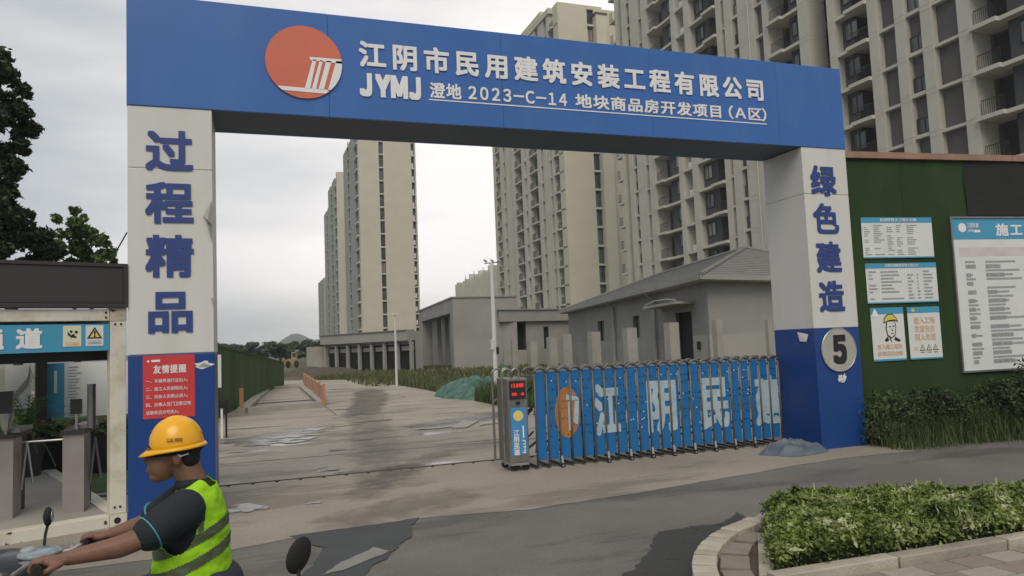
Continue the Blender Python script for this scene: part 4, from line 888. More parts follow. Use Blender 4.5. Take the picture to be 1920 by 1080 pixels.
MB().poly([(-.0, 23.4, .03), (1.9, 23.9, .03), (2.1, 35.8, .03), (.8, 36, .03)]).build('trough_floor', MATS['trough_silt'], ww_)
MB().poly([(-.0, 26.4, .05), (1.95, 26.6, .05), (2.1, 35.8, .05), (.8, 36, .05)]).build('trough_ramp', MATS['yard_concrete'], ww_)
B(-.34, -.22, 23.2, 23.32, .0, .72).build('guide_post', mat('post_orange', (.45, .22, .10), .7, .15, 4), ww_)
bn_ = T('road_barrier', 'low red and white striped panel barrier beside the wheel wash', 'barrier', (2.2, 26, 0))
for i in range(7):
    t = i/7; a = np.array([2.12, 23.9])+np.array([.38, 15.5])*t; b = np.array([2.12, 23.9])+np.array([.38, 15.5])*(t+.13); d = Vector((*(b-a), 0)); M = Matrix.Translation((a[0], a[1], 0)) @ d.to_track_quat('X', 'Z').to_matrix().to_4x4()
    for k in range(6): B(d.length*k/6, d.length*(k+1)/6-.01, -.02, .02, .16, .62, M=M).build('stripe', mat('stripe_red', (.50, .17, .11), .7, .2, 3) if k % 2 else MATS['pillar_white'], bn_)
    B(-.05, .05, -.045, .045, 0, .68, M=M).build('post', MATS['post_orange'], bn_)
def pole(label, x, y, z, r_, head):
    t = T('lamp_pole', label, 'pole', (x, y, 0)); MB().tube([(x, y, 0), (x, y, z)], [r_, r_*.75], 12).build('pole', MATS['pole_white'], t)
    if head == 1: B(x-.16, x+.16, y-.1, y+.1, z, z+.06).build('lamp_head', MATS['pole_white'], t)
    else:
        MB().bar((x-.22, y, z-.02), (x+.25, y, z+.02), .03).build('bracket', MATS['steel_grey'], t)
        for dx in (-.2, .02, .24): MB().tube([(x+dx-.06, y-.06, z+.09), (x+dx+.05, y+.02, z+.04)], .035, 8).build('camera_head', MATS['pole_white'], t)
        B(x-.13, x-.05, y-.1, y, 1.55, 1.85).build('control_box', MATS['pole_white'], t); B(x+.03, x+.11, y-.08, y, 1.4, 1.62).build('control_box', MATS['rubber'], t)
    return t
pole('white camera pole behind the left end of the blue gate', 7.0, 21.5, 4.2, .075, 2); pole('slim white lamp pole in front of the arcade building', 6.1, 33, 3.2, .055, 1)
tag(B(6.62, 6.70, 19.8, 19.88, 0, 1.15).build('green_post', mat('post_green', (.05, .25, .10), .6)), 'short green fence post beside the gate cabinet', 'post')
tag(heap('netted_heap', (7.15, 24.3, -.03), 1.25, 2.4, .46, MATS['net_teal'], 2, 60, amp=1.1, fr=2.0, pw=4, fold=.30), 'low mound covered by teal dust netting beyond the gate cabinet', 'heap')
er = np.array(edge)
def verge():
    while True:
        t = random.random(); k = np.interp(t, [0, .35, .6, .8, 1], [0, 3, 4, 5, 6.8]); i = int(k); f = k-i; p = er[i]*(1-f)+er[i+1]*f; w = abs(random.gauss(0, 1.3))
        q = (p[0]+.05+w, p[1]+random.uniform(-.5, .5)+w*.3, 0)
        if q[0] > 5 or True: return q
o = link('verge_weeds', blades('verge_weeds', scatter_line(15000, verge), .08, .36, MATS['dry_weed'], .014, .5)); tag(o, 'rough green and straw weeds along the right edge of the yard road', 'weeds', kind='stuff')
o = link('verge_weeds', blades('verge_weeds', scatter_line(7000, lambda: (random.uniform(6.4, 9.6), random.uniform(18.6, 21.8), 0)), .25, .70, MATS['weed'], .012, .45)); tag(o, 'tall green grass clump behind the gate cabinet', 'grass', kind='stuff')
o = link('far_grass', blades('far_grass', scatter_line(9000, lambda: (random.uniform(5, 20), random.uniform(34, 60), 0)), .06, .28, MATS['dry_weed'], .03, .7)); tag(o, 'rough grass in front of the grey arcade building', 'grass', kind='stuff')
tag(heap('spoil_heap', (4.6, 56, -.05), 3.2, 5, .50, MATS['soil'], 8, 40, amp=.7), 'low brown spoil heap at the far end of the yard road', 'heap')
tag(B(4.4, 6.2, 64.5, 64.7, .3, 2.1).build('sheet_fence', MATS['concrete_post']), 'short pale sheet fence at the left end of the arcade', 'fence')
for i, (x, y) in enumerate([(1.3, 9.25), ]): pass
# flattened cardboard lying on the concrete
for pts, lb in (([(3.85, 14.9), (4.15, 14.85), (4.75, 15.9), (4.45, 16.2)], 'flattened pale cardboard strip lying on the yard concrete'), ([(4.5, 15.0), (5.5, 15.5), (5.4, 15.9), (4.6, 15.35)], 'second pale cardboard strip beside the first on the concrete')):
    tag(MB().prism(wob(pts, .04, .2, 70), .012, .03).build('cardboard', MATS['concrete_post']), lb, 'cardboard')
# distant yellow loader
ld = T('wheel_loader', 'small yellow orange loader parked at the far end of the yard road', 'loader', (2.4, 86, 0)); lm = mat('loader_yellow', (.34, .24, .12), .6, .1, 3)
B(2.2, 4.2, 86, 89, .5, 1.25).build('body', lm, ld); B(3.1, 4.0, 86.6, 88.4, 1.25, 2.2).build('cab', mat('loader_cab', (.45, .30, .24), .6), ld); B(3.2, 3.9, 86.58, 86.6, 1.45, 2.1).build('window', MATS['glass'], ld)
for x in (2.35, 3.95): MB().disc((x, 86, .5), .5, 'Y', 16, .35).build('wheel', MATS['rubber'], ld)
MB().bar((2.3, 86.2, 1.1), (1.4, 86.2, .5), .2, .3).build('boom', lm, ld); B(1.0, 1.5, 85.6, 87.2, .05, .6).build('bucket', lm, ld)

ld.scale = (.55, .55, .8); ld.location.x = at_Y(541, 690, 86)[0]

# ================================================================ GREY BUILDINGS UNDER CONSTRUCTION
def frame2(A, dirv, back=None):
    A = np.array(A, float); d = np.array(dirv, float); d /= np.linalg.norm(d); b = np.array([-d[1], d[0]]) if back is None else np.array(back)/np.linalg.norm(back); return A, d, b      # d: to the right along the near face, b: back
def fb(name, A, d, b, x0, x1, y0, y1, z0, z1, m, par, smooth=False):
    M = Matrix(((d[0], b[0], 0, A[0]), (d[1], b[1], 0, A[1]), (0, 0, 1, 0), (0, 0, 0, 1))); return MB().box(x0, x1, y0, y1, z0, z1, M=M).build(name, MATS[m], par)
# house with the hipped tiled roof
A, d, b = frame2((15.48, 22.73), (.968, .235), (.213, .977)); H = lambda x, y, z: (A[0]+d[0]*x+b[0]*y, A[1]+d[1]*x+b[1]*y, z)
hs = T('hipped_house', 'single storey grey rendered house with a dark hipped tile roof behind the blue gate', 'house', (A[0], A[1], 0))
HL, HWd, EV = 25.0, 11.5, 3.62
ops = [(1.55, 3.3, -.1, 2.66, 'door'), (8.3, 9.35, 1.74, 2.78, 'w'), (15.1, 16.5, 1.65, 2.78, 'w')]
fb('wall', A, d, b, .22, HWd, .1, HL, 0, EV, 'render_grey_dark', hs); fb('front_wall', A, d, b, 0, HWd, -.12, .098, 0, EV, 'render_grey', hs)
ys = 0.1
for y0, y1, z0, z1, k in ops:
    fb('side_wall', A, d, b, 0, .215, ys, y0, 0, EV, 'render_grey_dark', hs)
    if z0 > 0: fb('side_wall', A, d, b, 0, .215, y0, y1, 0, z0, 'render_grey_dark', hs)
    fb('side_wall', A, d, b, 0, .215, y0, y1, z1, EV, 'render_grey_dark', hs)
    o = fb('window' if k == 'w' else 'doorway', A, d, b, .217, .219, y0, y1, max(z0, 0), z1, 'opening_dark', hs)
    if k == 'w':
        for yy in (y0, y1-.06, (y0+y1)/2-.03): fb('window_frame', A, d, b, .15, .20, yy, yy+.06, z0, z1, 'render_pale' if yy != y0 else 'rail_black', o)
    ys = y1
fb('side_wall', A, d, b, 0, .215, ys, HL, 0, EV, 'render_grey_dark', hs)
fb('plinth', A, d, b, -.03, -.002, .1, 1.5, 0, 1.72, 'render_pale', hs); fb('plinth', A, d, b, -.03, -.002, 3.35, HL, 0, 1.6, 'render_grey', hs); fb('plinth', A, d, b, -.03, HWd, -.15, -.123, 0, 1.72, 'render_pale', hs)
fb('eave', A, d, b, -.55, HWd+.55, -.65, HL+.5, EV+.003, EV+.16, 'render_pale', hs); fb('gutter', A, d, b, -.64, -.553, -.65, HL+.5, EV+.04, EV+.20, 'render_grey', hs); fb('gutter', A, d, b, -.64, HWd+.6, -.74, -.653, EV+.04, EV+.20, 'render_grey', hs)
zr = 5.75; e0 = EV+.17; rx = HWd/2; o_ = .62
C4 = [H(-o_, -o_-.1, e0), H(HWd+o_, -o_-.1, e0), H(HWd+o_, HL+o_, e0), H(-o_, HL+o_, e0)]; R1, R2 = H(rx, rx-.6, zr), H(rx, HL-rx, zr)
rf = MB().poly([C4[0], C4[1], R1]).poly([C4[1], C4[2], R2, R1]).poly([C4[2], C4[3], R2]).poly([C4[3], C4[0], R1, R2]).poly(C4[::-1]).build('roof', MATS['roof_tile'], hs)
# tile courses, each one a lapped strip
for k in range(1, 17):
    t = k/17.5; L = lambda p, q, t: Vector(p)*(1-t)+Vector(q)*t; up = Vector((0, 0, .028))
    for c0, c1, r_, r2_ in ((C4[0], C4[1], R1, R1), (C4[3], C4[0], R2, R1)):
        p, q = L(c0, r_, t), L(c1, r2_, t); p2, q2 = L(c0, r_, t+.052), L(c1, r2_, t+.052)
        MB().poly([p+up, q+up, q2+up*.2, p2+up*.2]).poly([p, q, q+up, p+up]).build('tile_course', MATS['roof_tile'], rf)
for p, q in ((C4[0], R1), (C4[1], R1), (R1, R2), (C4[3], R2)): MB().tube([Vector(p)+Vector((0, 0, .04)), Vector(q)+Vector((0, 0, .04))], .09, 8).build('ridge_tile', MATS['roof_tile'], rf)
for y in (5.75, 12.6): MB().tube([H(-.14, y, 0), H(-.14, y, 3.35), H(-.55, y, EV)], .075, 10).build('downpipe', MATS['concrete_post'], hs)
fb('door_canopy', A, d, b, -1.0, -.002, 1.2, 5.2, 2.92, 3.02, 'render_pale', hs); MB().tube([H(-.95, 1.3, 3.06), H(-.9, 2.4, 3.16), H(-.9, 3.8, 3.18), H(-.95, 5.0, 3.06)], .03, 6).build('canopy_rim', MATS['render_pale'], hs)
fb('meter_box', A, d, b, -.10, -.033, .75, 1.0, 1.2, 1.5, 'rubber', hs)
# row of bare concrete posts between the gate and the house
for i, (px_, py_, w_, x, y, lb) in enumerate([(1258, 605, .30, 11.0, 17.9, 'tall bare concrete post in front of the house doorway'), (1180, 615, .40, 13.24, 24.45, 'bare concrete post between the two house windows'), (1113, 622, .42, 14.6, 29.5, 'bare concrete post left of the first house window'), (1344, 600, .22, 12.6, 18.0, 'pale concrete post at the near corner of the house'), (1060, 627, .48, 15.8, 35.5, 'bare concrete post at the joint of house and flat roofed block'), (1034, 632, .5, 17.5, 41.5, 'bare concrete post before the flat block, right of its slot window'), (998, 640, .5, 18.1, 45.5, 'bare concrete post before the flat block, left of its slot window'), (963, 637, .35, 16.9, 46.5, 'slim pinkish concrete post in the open bay of the flat block'), (1440, 600, .14, 13.9, 17.9, 'slim pale post against the house near the right pillar')]):
    c = at_Y(px_, py_, y); tp = c[2]; q = B(c[0]-w_/2, c[0]+w_/2, y-w_/2, y+w_/2, 0, tp).build('concrete_post', MATS['concrete_post']); tag(q, lb, 'post', 'bare concrete posts behind the gate')
# flat roofed block
A, d, b = frame2((17.64, 52.2), (.960, .28), (.157, .987)); H = lambda x, y, z: (A[0]+d[0]*x+b[0]*y, A[1]+d[1]*x+b[1]*y, z)
fl = T('flat_block', 'low flat roofed grey concrete block with an open corner bay behind the gate', 'building', (A[0], A[1], 0))
fb('parapet', A, d, b, -.3, 6.6, -.35, 18.5, 3.35, 4.2, 'render_grey', fl); fb('parapet_cap', A, d, b, -.42, 6.72, -.47, 18.6, 4.203, 4.28, 'render_grey_dark', fl)
fb('wall', A, d, b, 2.2, 6.5, .3, 18, 0, 3.347, 'render_grey', fl); fb('front_wall', A, d, b, 2.2, 3.9, 0, .297, 0, 3.347, 'render_grey', fl); fb('front_wall', A, d, b, 4.4, 6.5, 0, .297, 0, 3.347, 'render_grey', fl)
fb('front_wall', A, d, b, 3.9, 4.4, 0, .297, 0, 1.2, 'render_grey', fl); fb('front_wall', A, d, b, 3.9, 4.4, 0, .297, 2.9, 3.347, 'render_grey', fl); fb('slot_window', A, d, b, 3.9, 4.4, .22, .29, 1.2, 2.9, 'opening_dark', fl)
fb('recess', A, d, b, 1.0, 2.18, .8, .9, 0, 3.347, 'opening_dark', fl); fb('column', A, d, b, .0, .35, 0, .8, 0, 3.347, 'render_grey', fl)
for i in range(9): fb('fin', A, d, b, 0, .25, 1.6+i*1.8, 2.3+i*1.8, 0, 3.347, 'render_grey', fl)
fb('recess', A, d, b, .9, 1.0, .9, 18, 0, 3.347, 'opening_dark', fl); fb('step_wall', A, d, b, -.1, 2.0, -.8, -.5, 0, 1.2, 'render_pale', fl)
MB().tube([H(1.2, .6, 4.28), H(1.2, .6, 4.75)], .06, 8).tube([H(1.2, .6, 4.75), H(1.2, .6, 4.85)], .16, 8).build('roof_vent', MATS['pole_white'], fl)
for z in (2.2, 2.75, 3.1): fb('ac_bracket', A, d, b, 6.62, 6.95, -.3, .1, z, z+.28, 'render_pale', fl)
# tall portal block
pb = T('portal_block', 'grey concrete entrance block with a tall dark portal in its side behind the camera pole', 'building', (13.92, 52.45, 0))
x0, y0 = 13.92, 52.3; A, d, b = frame2((x0, y0), (1, -.02), (.085, .996)); ZP = 5.2
fb('wall', A, d, b, 0, 4.9, 0, 1.2, 0, ZP, 'render_grey', pb); fb('wall', A, d, b, 3.6, 4.9, 1.2, 19, 0, ZP, 'render_grey', pb); fb('end_wall', A, d, b, 0, 3.6, 17, 19, 0, ZP, 'render_grey', pb)
fb('lintel', A, d, b, 0, 3.6, 1.2, 17, 4.15, ZP, 'render_grey', pb); fb('parapet_cap', A, d, b, -.08, 5, -.08, 19.1, ZP, ZP+.10, 'render_grey_dark', pb)
fb('portal_back', A, d, b, 2.6, 2.7, 1.2, 17, 0, 4.15, 'opening_dark', pb)
for yy, w in ((3.4, 1.0), (6.0, 1.2), (9.3, 1.8), (13.5, 3.3)): fb('portal_column', A, d, b, .9, 1.6, yy, yy+w, 0, 4.15, 'render_grey', pb)
# arcade
P1, P2 = np.array([10.9, 53.4]), np.array([5.77, 63.6]); dd = (P1-P2)/np.linalg.norm(P1-P2); LA = np.linalg.norm(P1-P2); A, d, b = P2, dd, np.array([-dd[1], dd[0]])
ac = T('arcade_building', 'long low grey arcade of square columns at the foot of the left towers', 'building', (P2[0], P2[1], 0))
fb('fascia', A, d, b, -.2, LA, -.25, .5, 3.35, 4.45, 'arcade_grey', ac); fb('cornice', A, d, b, -.3, LA, -.35, .5, 4.453, 4.53, 'render_grey_dark', ac); fb('beam', A, d, b, -.1, LA, -.1, .2, 3.2, 3.347, 'render_grey_dark', ac)
fb('rear_wall', A, d, b, 0, LA, .45, .5, 0, 3.3, 'opening_dark', ac); n = 7
for i in range(n+1):
    x = LA*i/n; fb('column', A, d, b, x, x+.25, -.05, .15, 0, 3.197, 'arcade_grey', ac)
    if i < n: fb('transom', A, d, b, x+.26, x+LA/n-.002, .3, .4, 2.25, 2.75, 'render_grey', ac); fb('bay_lintel', A, d, b, x+.26, x+LA/n-.002, .22, .4, 2.93, 3.19, 'render_grey_dark', ac)
MB().prism([tuple(P2+b*.51), tuple(P1+b*.51), tuple(P1+b*1.2), tuple(P2+b*8)], 0, 4.35).build('rear_block', MATS['render_grey'], ac)

ac.scale = (1, 1, .67)

# ================================================================ APARTMENT TOWERS
SH = 2.9
def in_view(x, y, z, m=90):
    px, py = pix((x, y, z)); return -m < px < 1920+m and -m < py < 760
_sm = {}
def shared(key, fn):
    if key not in _sm: _sm[key] = fn()
    return _sm[key]
def winmesh(w, h, facing):
    """frame and pane of one window; facing 'x' looks towards -X, 'y' towards -Y; origin at its lower corner"""
    def fr():
        mb = MB(); t = .06
        for a0, a1, z0, z1 in ((0, w, 0, t), (0, w, h-t, h), (0, t, t, h-t), (w-t, w, t, h-t), (w*.5-.03, w*.5+.03, t, h-t)):
            if facing == 'x': mb.box(-.05, .05, a0, a1, z0, z1)
            else: mb.box(a0, a1, -.05, .05, z0, z1)
        return mb.mesh('window', MATS['window_frame'])
    def pn():
        return (MB().poly([(.0, 0, 0), (.0, w, 0), (.0, w, h), (.0, 0, h)]) if facing == 'x' else MB().poly([(0, 0, 0), (w, 0, 0), (w, 0, h), (0, 0, h)])).mesh('pane', MATS['glass'])
    k = (round(w, 2), round(h, 2), facing); return shared(('wf',)+k, fr), shared(('wp',)+k, pn)
def add_win(t, x, y, z, w, h, facing='x'):
    f, p = winmesh(w, h, facing); o = link('window', f, t, loc=(x, y, z)); link('pane', p, o, local=True)
def railmesh(w):
    def f():
        mb = MB(); mb.box(-.02, .02, 0, w, 1.0, 1.05).box(-.02, .02, 0, w, .08, .11); k = max(2, int(w/.13))
        for i in range(k+1): y = w*i/k; mb.box(-.011, .011, y-.011, y+.011, 0, 1.0)
        return mb.mesh('railing', MATS['rail_black'])
    return shared(('rail', round(w, 2)), f)
def facade_x(t, X, bays, ztop, phase, zmin=0):
    """a facade in the plane X facing -X; bays (y0, y1, kind[, phase shift])"""
    for bay in bays:
        y0, y1, k = bay[:3]; ph = bay[3] if len(bay) > 3 else phase; w = y1-y0
        if k == 'C':
            o = B(X, X+1.6, y0, y1, 0, ztop).build('pier', MATS['tower_pillar'], t)
            mb = MB()
            for i in range(int(ztop/SH)+1):
                z = ph+i*SH
                if z < ztop-.3 and in_view(X, y0, z): mb.box(X-.012, X+1.2, y0-.012, y1+.012, z-.02, z+.02).box(X-.012, X+1.2, y0-.012, y1+.012, z-.38, z-.34)
            if mb.v: o2 = mb.build('groove', MATS['tower_cream'], o); o2['kind'] = 'stuff'
            if w > 1.8: MB().tube([(X-.07, y0+w*.28, 0), (X-.07, y0+w*.28, ztop-.5)], .055, 8).build('drain_pipe', MATS['tower_slab'], o)
            continue
        if k == 'S':     # open slot between two blocks
            continue
        dep = {'D': .55, 'W': .55, 'B': 1.9, 'R': 1.2, 'A': 1.1}[k]
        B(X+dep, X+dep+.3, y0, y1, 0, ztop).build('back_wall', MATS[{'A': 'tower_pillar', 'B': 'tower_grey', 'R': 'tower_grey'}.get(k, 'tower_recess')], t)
        if k == 'B' and w > 3:      # dark loggia opening in the far part of the bay, window in the near part
            far_dark = (bay[4] if len(bay) > 4 else 1); dk = (y1-1.7, y1-.1) if far_dark else (y0+.1, y0+1.9)
            wi = (y0+.25, y0+1.55) if far_dark else (y1-1.6, y1-.25)
            bxa, bxb = (y0, y1-1.85) if far_dark else (y0+2.05, y1)
            B(X+.75, X+dep-.002, bxa, bxb, 0, ztop).build('bay_wall', MATS['tower_grey'], t)
        for i in range(int(ztop/SH)+1):
            z = ph+i*SH
            if z > ztop-.2 or z < zmin or not in_view(X, (y0+y1)/2, z+1): continue
            th = .26 if k != 'D' else .20
            inset = .04 if k in 'BRA' else .14
            link('slab', shared(('slab', round(w, 2), k), lambda: B(inset, dep, 0, w, -th, 0).mesh('slab', MATS['tower_slab'])), t, loc=(X, y0, z))
            if k == 'A': link('air_conditioner', shared(('ac',), lambda: B(.25, .65, .25, 1.05, .05, .60).mesh('air_conditioner', MATS['pole_white'])), t, loc=(X, y0, z)) if (i*5+int(y0)) % 3 else None
            if k == 'W': add_win(t, X+.42, y0+.05, z+.12, w-.10, 1.05)
            if k == 'D' and w > 1.0 and (i+int(y0)) % 2 == 0 and X > 60: add_win(t, X+.5, y0+.1, z+.2, w-.2, 1.1)
            if k == 'B' and w > 3:
                link('railing', railmesh(round(abs(dk[1]-dk[0])-.1, 2)), t, loc=(X+.10, dk[0]+.05, z))
                add_win(t, X+.69, wi[0], z+.95, 1.3, 1.35)
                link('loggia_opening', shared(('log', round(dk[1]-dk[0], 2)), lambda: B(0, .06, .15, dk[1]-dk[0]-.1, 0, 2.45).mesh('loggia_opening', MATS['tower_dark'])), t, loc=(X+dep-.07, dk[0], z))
                if i % 1 == 0: link('slab_step', shared(('step', round(dk[1]-dk[0], 2)), lambda: B(-.28, .036, 0, dk[1]-dk[0]+.2, -.27, .0).mesh('slab_step', MATS['tower_slab'])), t, loc=(X, dk[0]-.1, z))
            if k == 'B' and w <= 3: add_win(t, X+dep-.06, y0+.2, z+.3, w*.5, 2.0); link('railing', railmesh(round(w*.45, 2)), t, loc=(X+.1, y0+w*.5, z))
            if k == 'R': add_win(t, X+dep-.06, y0+w*.12, z+.35, w*.42, 2.0); link('railing', railmesh(round(w*.4, 2)), t, loc=(X+.12, y0+w*.58, z))
# ---- near tower: two blocks with an open slot between
NB = [(24.5, 28.6, 'B', .16, 1), (28.6, 28.9, 'C', .2), (28.9, 33.0, 'B', .13, 1), (33.0, 33.9, 'C', .2), (33.9, 35.8, 'D', .2), (35.8, 36.6, 'C', .22), (36.6, 37.9, 'W', .35), (37.9, 38.7, 'C', .3), (38.7, 40.2, 'D', .1), (40.2, 41.0, 'C', .15), (41.0, 44.2, 'B', 2.80, 0), (44.2, 45.1, 'C', 2.75)]
t1 = T('near_tower', 'nearest high-rise block, cream piers and dark balconies, above the green wall at right', 'apartment tower', (50, 35, 0))
facade_x(t1, 43.3, NB, 54, .2)
B(45.5, 58, 24.5, 45.1, 0, 54).build('core', MATS['tower_cream'], t1); B(43.3, 45.5, 44.9, 45.1, 0, 54).build('end_wall', MATS['tower_cream'], t1)
FB = [(47.1, 48.1, 'C', 2.7), (48.1, 51.8, 'B', 2.68, 1), (51.8, 52.5, 'C', 2.6), (52.5, 53.7, 'D', 2.35), (53.7, 55.9, 'C', 2.6), (55.9, 56.9, 'W', 2.72), (56.9, 57.9, 'C', 2.6), (57.9, 58.5, 'D', 2.3), (58.5, 59.2, 'C', 2.3), (59.2, 63.8, 'B', 2.05, 0), (63.8, 64.7, 'C', 1.95), (64.7, 66.4, 'A', 1.85), (66.4, 67.2, 'C', 1.8), (67.2, 71.9, 'B', 1.70, 1), (71.9, 73.3, 'C', 1.7), (73.3, 74.2, 'D', 1.5), (74.2, 76.0, 'C', 1.8), (76.0, 77.0, 'W', 1.82), (77.0, 77.9, 'C', 1.8)]
t2 = T('middle_tower', 'high-rise block seen through and above the gateway, cream piers with stacked dark balconies', 'apartment tower', (50, 60, 0))
facade_x(t2, 43.3, FB, 54, 1.8)
B(45.5, 58, 47.3, 81.2, 0, 54).build('core', MATS['tower_cream'], t2); B(44.9, 60, 47.1, 47.3, 0, 54).build('end_wall', MATS['tower_cream'], t2)
B(43.35, 45.5, 77.91, 78.1, 0, 54).build('end_wall', MATS['tower_cream'], t2)
facade_x(t2, 43.3, [(79.2, 79.6, 'C', 1.3), (79.6, 81.2, 'B', 1.1)], 54, 1.1)
mb = MB()
for i in range(19): mb.box(44.9, 60, 47.085, 47.098, 2.7+i*SH-.02, 2.7+i*SH+.02).box(44.9, 60, 47.085, 47.098, 2.7+i*SH-.8, 2.7+i*SH-.77)
mb.build('groove', MATS['tower_recess'], t2)['kind'] = 'stuff'

def end_wall_y(t, Y, x0, xs0, xs1, x1, ztop, phase, depth=.7, x2=None, win=True):
    """blank end wall facing -Y with one vertical strip of windows"""
    B(x0, xs0, Y, Y+2, 0, ztop).build('end_wall', MATS['tower_cream_side'], t); B(xs1, x1, Y, Y+2, 0, ztop).build('end_wall', MATS['tower_cream_side'], t)
    B(xs0, xs1, Y+depth, Y+2, 0, ztop-.6).build('back_wall', MATS['tower_recess'], t); B(xs0, xs1, Y, Y+2, ztop-.598, ztop).build('end_wall', MATS['tower_cream_side'], t)
    w = xs1-xs0; mb = MB()
    for i in range(int(ztop/SH)+1):
        z = phase+i*SH
        if z > ztop-1 or not in_view((x0+x1)/2, Y, z+1, 60): continue
        link('slab', shared(('sy', round(w, 2)), lambda: B(0, w, 0, depth, -.30, 0).mesh('slab', MATS['tower_slab'])), t, loc=(xs0, Y+.05, z)); add_win(t, xs0+.06, Y+depth-.25, z+.05, w-.12, 2.2, 'y')
        mb.box(x0, xs0-.002, Y-.006, Y+.01, z-.03, z).box(xs1+.002, x1, Y-.006, Y+.01, z-.03, z).box(x0, xs0-.002, Y-.006, Y+.01, z-.52, z-.49).box(xs1+.002, x1, Y-.006, Y+.01, z-.52, z-.49)
    if mb.v: mb.build('groove', MATS['tower_cream'], t)['kind'] = 'stuff'
# ---- tower behind it, end wall towards us
t3 = T('end_wall_tower', 'high-rise with a broad blank cream end wall and one window strip, mid gateway', 'apartment tower', (52, 115, 0))
end_wall_y(t3, 101.2, 45.24, 50.18, 51.35, 52.8, 54, 1.74); B(52.8, 58, 101.9, 104, 0, 54).build('end_wall', MATS['tower_cream_side'], t3)
B(51.36, 53.2, 100.4, 101.18, 0, 52.4).build('end_wall', MATS['tower_cream_side'], t3); B(51.2, 53.3, 100.3, 101.9, 52.4, 52.7).build('cap', MATS['tower_recess'], t3)
facade_x(t3, 45.2, [(101.5, 104.9, 'B', 1.6, 1), (104.9, 106.0, 'C', 1.7), (106.0, 107.2, 'D', 1.7), (107.2, 109.6, 'C', 1.7), (109.6, 110.9, 'D', 1.6), (110.9, 112.2, 'C', 1.6), (112.2, 116.1, 'R', 1.5), (116.1, 117.3, 'C', 1.5), (117.3, 118.5, 'A', 1.4), (118.5, 119.8, 'C', 1.4), (119.8, 123.5, 'R', 1.3), (123.5, 124.9, 'C', 1.3), (124.9, 125.6, 'D', 1.2), (125.6, 128.3, 'C', 1.2), (128.3, 129.8, 'D', 1.1), (129.8, 131.4, 'C', 1.1), (131.4, 134.2, 'R', 1.0), (134.2, 135.4, 'C', 1.0)], 53.6, 1.5)
B(47.4, 58, 103.2, 135.4, 0, 53.9).build('core', MATS['tower_cream'], t3)
for y0, y1 in ((101.2, 101.5),): B(45.21, 47, y0+.001, y1, 0, 54).build('corner', MATS['tower_cream_side'], t3)
B(45.0, 47.4, 104.5, 112, 53.61, 54.5).build('parapet', MATS['tower_cream_side'], t3); B(45.0, 45.3, 112, 118, 53.61, 54.3).build('parapet', MATS['tower_cream_side'], t3); B(46, 57, 110, 120, 54, 56.5).build('roof_house', MATS['tower_cream_side'], t3)
# ---- left hand row
t4 = T('left_tower', 'tall slab tower with two broad cream end panels left of centre through the gateway', 'apartment tower', (28, 170, 0))
end_wall_y(t4, 157.8, 22.3, 26.63, 27.6, 33.75, 53.5, .47)
B(33.75, 34.7, 158.6, 160, 0, 53.5).build('back_wall', MATS['tower_recess'], t4); B(34.45, 34.75, 157.8, 160, 0, 53.5).build('pier', MATS['tower_pillar'], t4)
for i in range(18):
    z = .47+i*SH
    link('slab', shared(('s4',), lambda: B(0, .9, 0, .8, -.3, 0).mesh('slab', MATS['tower_slab'])), t4, loc=(33.76, 157.75, z)); link('white_panel', shared(('wp4',), lambda: B(0, .36, 0, .05, 0, 1.0).mesh('white_panel', MATS['pillar_white'])), t4, loc=(33.80, 157.78, z+.35 if i < 9 else z+.0))
B(24.5, 34.6, 159.8, 184, 0, 50).build('core', MATS['tower_cream'], t4)
def side_run(t, X, Y0, segs, ztop, ph, X2):
    y = Y0
    for L, k in segs:
        if k == 'C': B(X, X2, y, y+L, 0, ztop).build('pier', MATS['tower_green_grey'], t)
        else:
            B(X+.9, X2, y, y+L, 0, ztop).build('back_wall', MATS['tower_recess'], t)
            for i in range(int(ztop/SH)+1):
                z = ph+i*SH
                if z < ztop-.3 and in_view(X, y, z): link('slab', shared(('sr', L), lambda: B(-.12, .9, 0, L, -.35, 0).mesh('slab', MATS['tower_slab'])), t, loc=(X, y, z)); link('railing', shared(('srr', L), lambda: B(-.06, -.02, 0, L*.5, 0, 1.0).mesh('railing', MATS['rail_black'])), t, loc=(X, y, z))
        y += L
side_run(t4, 22.2, 159.8, [(4.0, 'D'), (9.5, 'C'), (2.4, 'D'), (8.3, 'C')], 50, .4, 24.5); B(22.31, 24.5, 157.81, 159.8, 53.5, 53.9).build('cap', MATS['tower_green_grey'], t4)
t5 = T('second_left_tower', 'narrower tower stepping out from behind the left slab tower', 'apartment tower', (25, 210, 0))
B(22.34, 30, 200, 202, 0, 49.7).build('end_wall', MATS['tower_cream_side'], t5); side_run(t5, 22.34, 202, [(4, 'D'), (7, 'C'), (3, 'D'), (8, 'C')], 49.3, .4, 25); B(25, 32, 202, 224, 0, 49.5).build('core', MATS['tower_cream'], t5)
t6 = T('third_left_tower', 'third tower of the left row with its roof a little lower', 'apartment tower', (27, 245, 0))
B(24.41, 31, 235, 237, 0, 48.8).build('end_wall', MATS['tower_green_grey'], t6); side_run(t6, 24.41, 237, [(3, 'D'), (8, 'C'), (3, 'D'), (9, 'C')], 48.4, .4, 27); B(27, 33, 237, 260, 0, 48).build('core', MATS['tower_cream'], t6)
t7 = T('far_left_tower', 'farthest and lowest block at the left end of the left row', 'apartment tower', (30, 305, 0))
B(28.3, 31.4, 300, 302, 0, 31.8).build('end_wall', MATS['tower_cream_side'], t7); side_run(t7, 27.6, 300.5, [(5, 'C'), (3, 'D'), (9, 'C'), (3, 'D'), (6, 'C')], 30.8, .4, 28.29); B(28.3, 34, 302, 327, 0, 31).build('core', MATS['tower_green_grey'], t7)
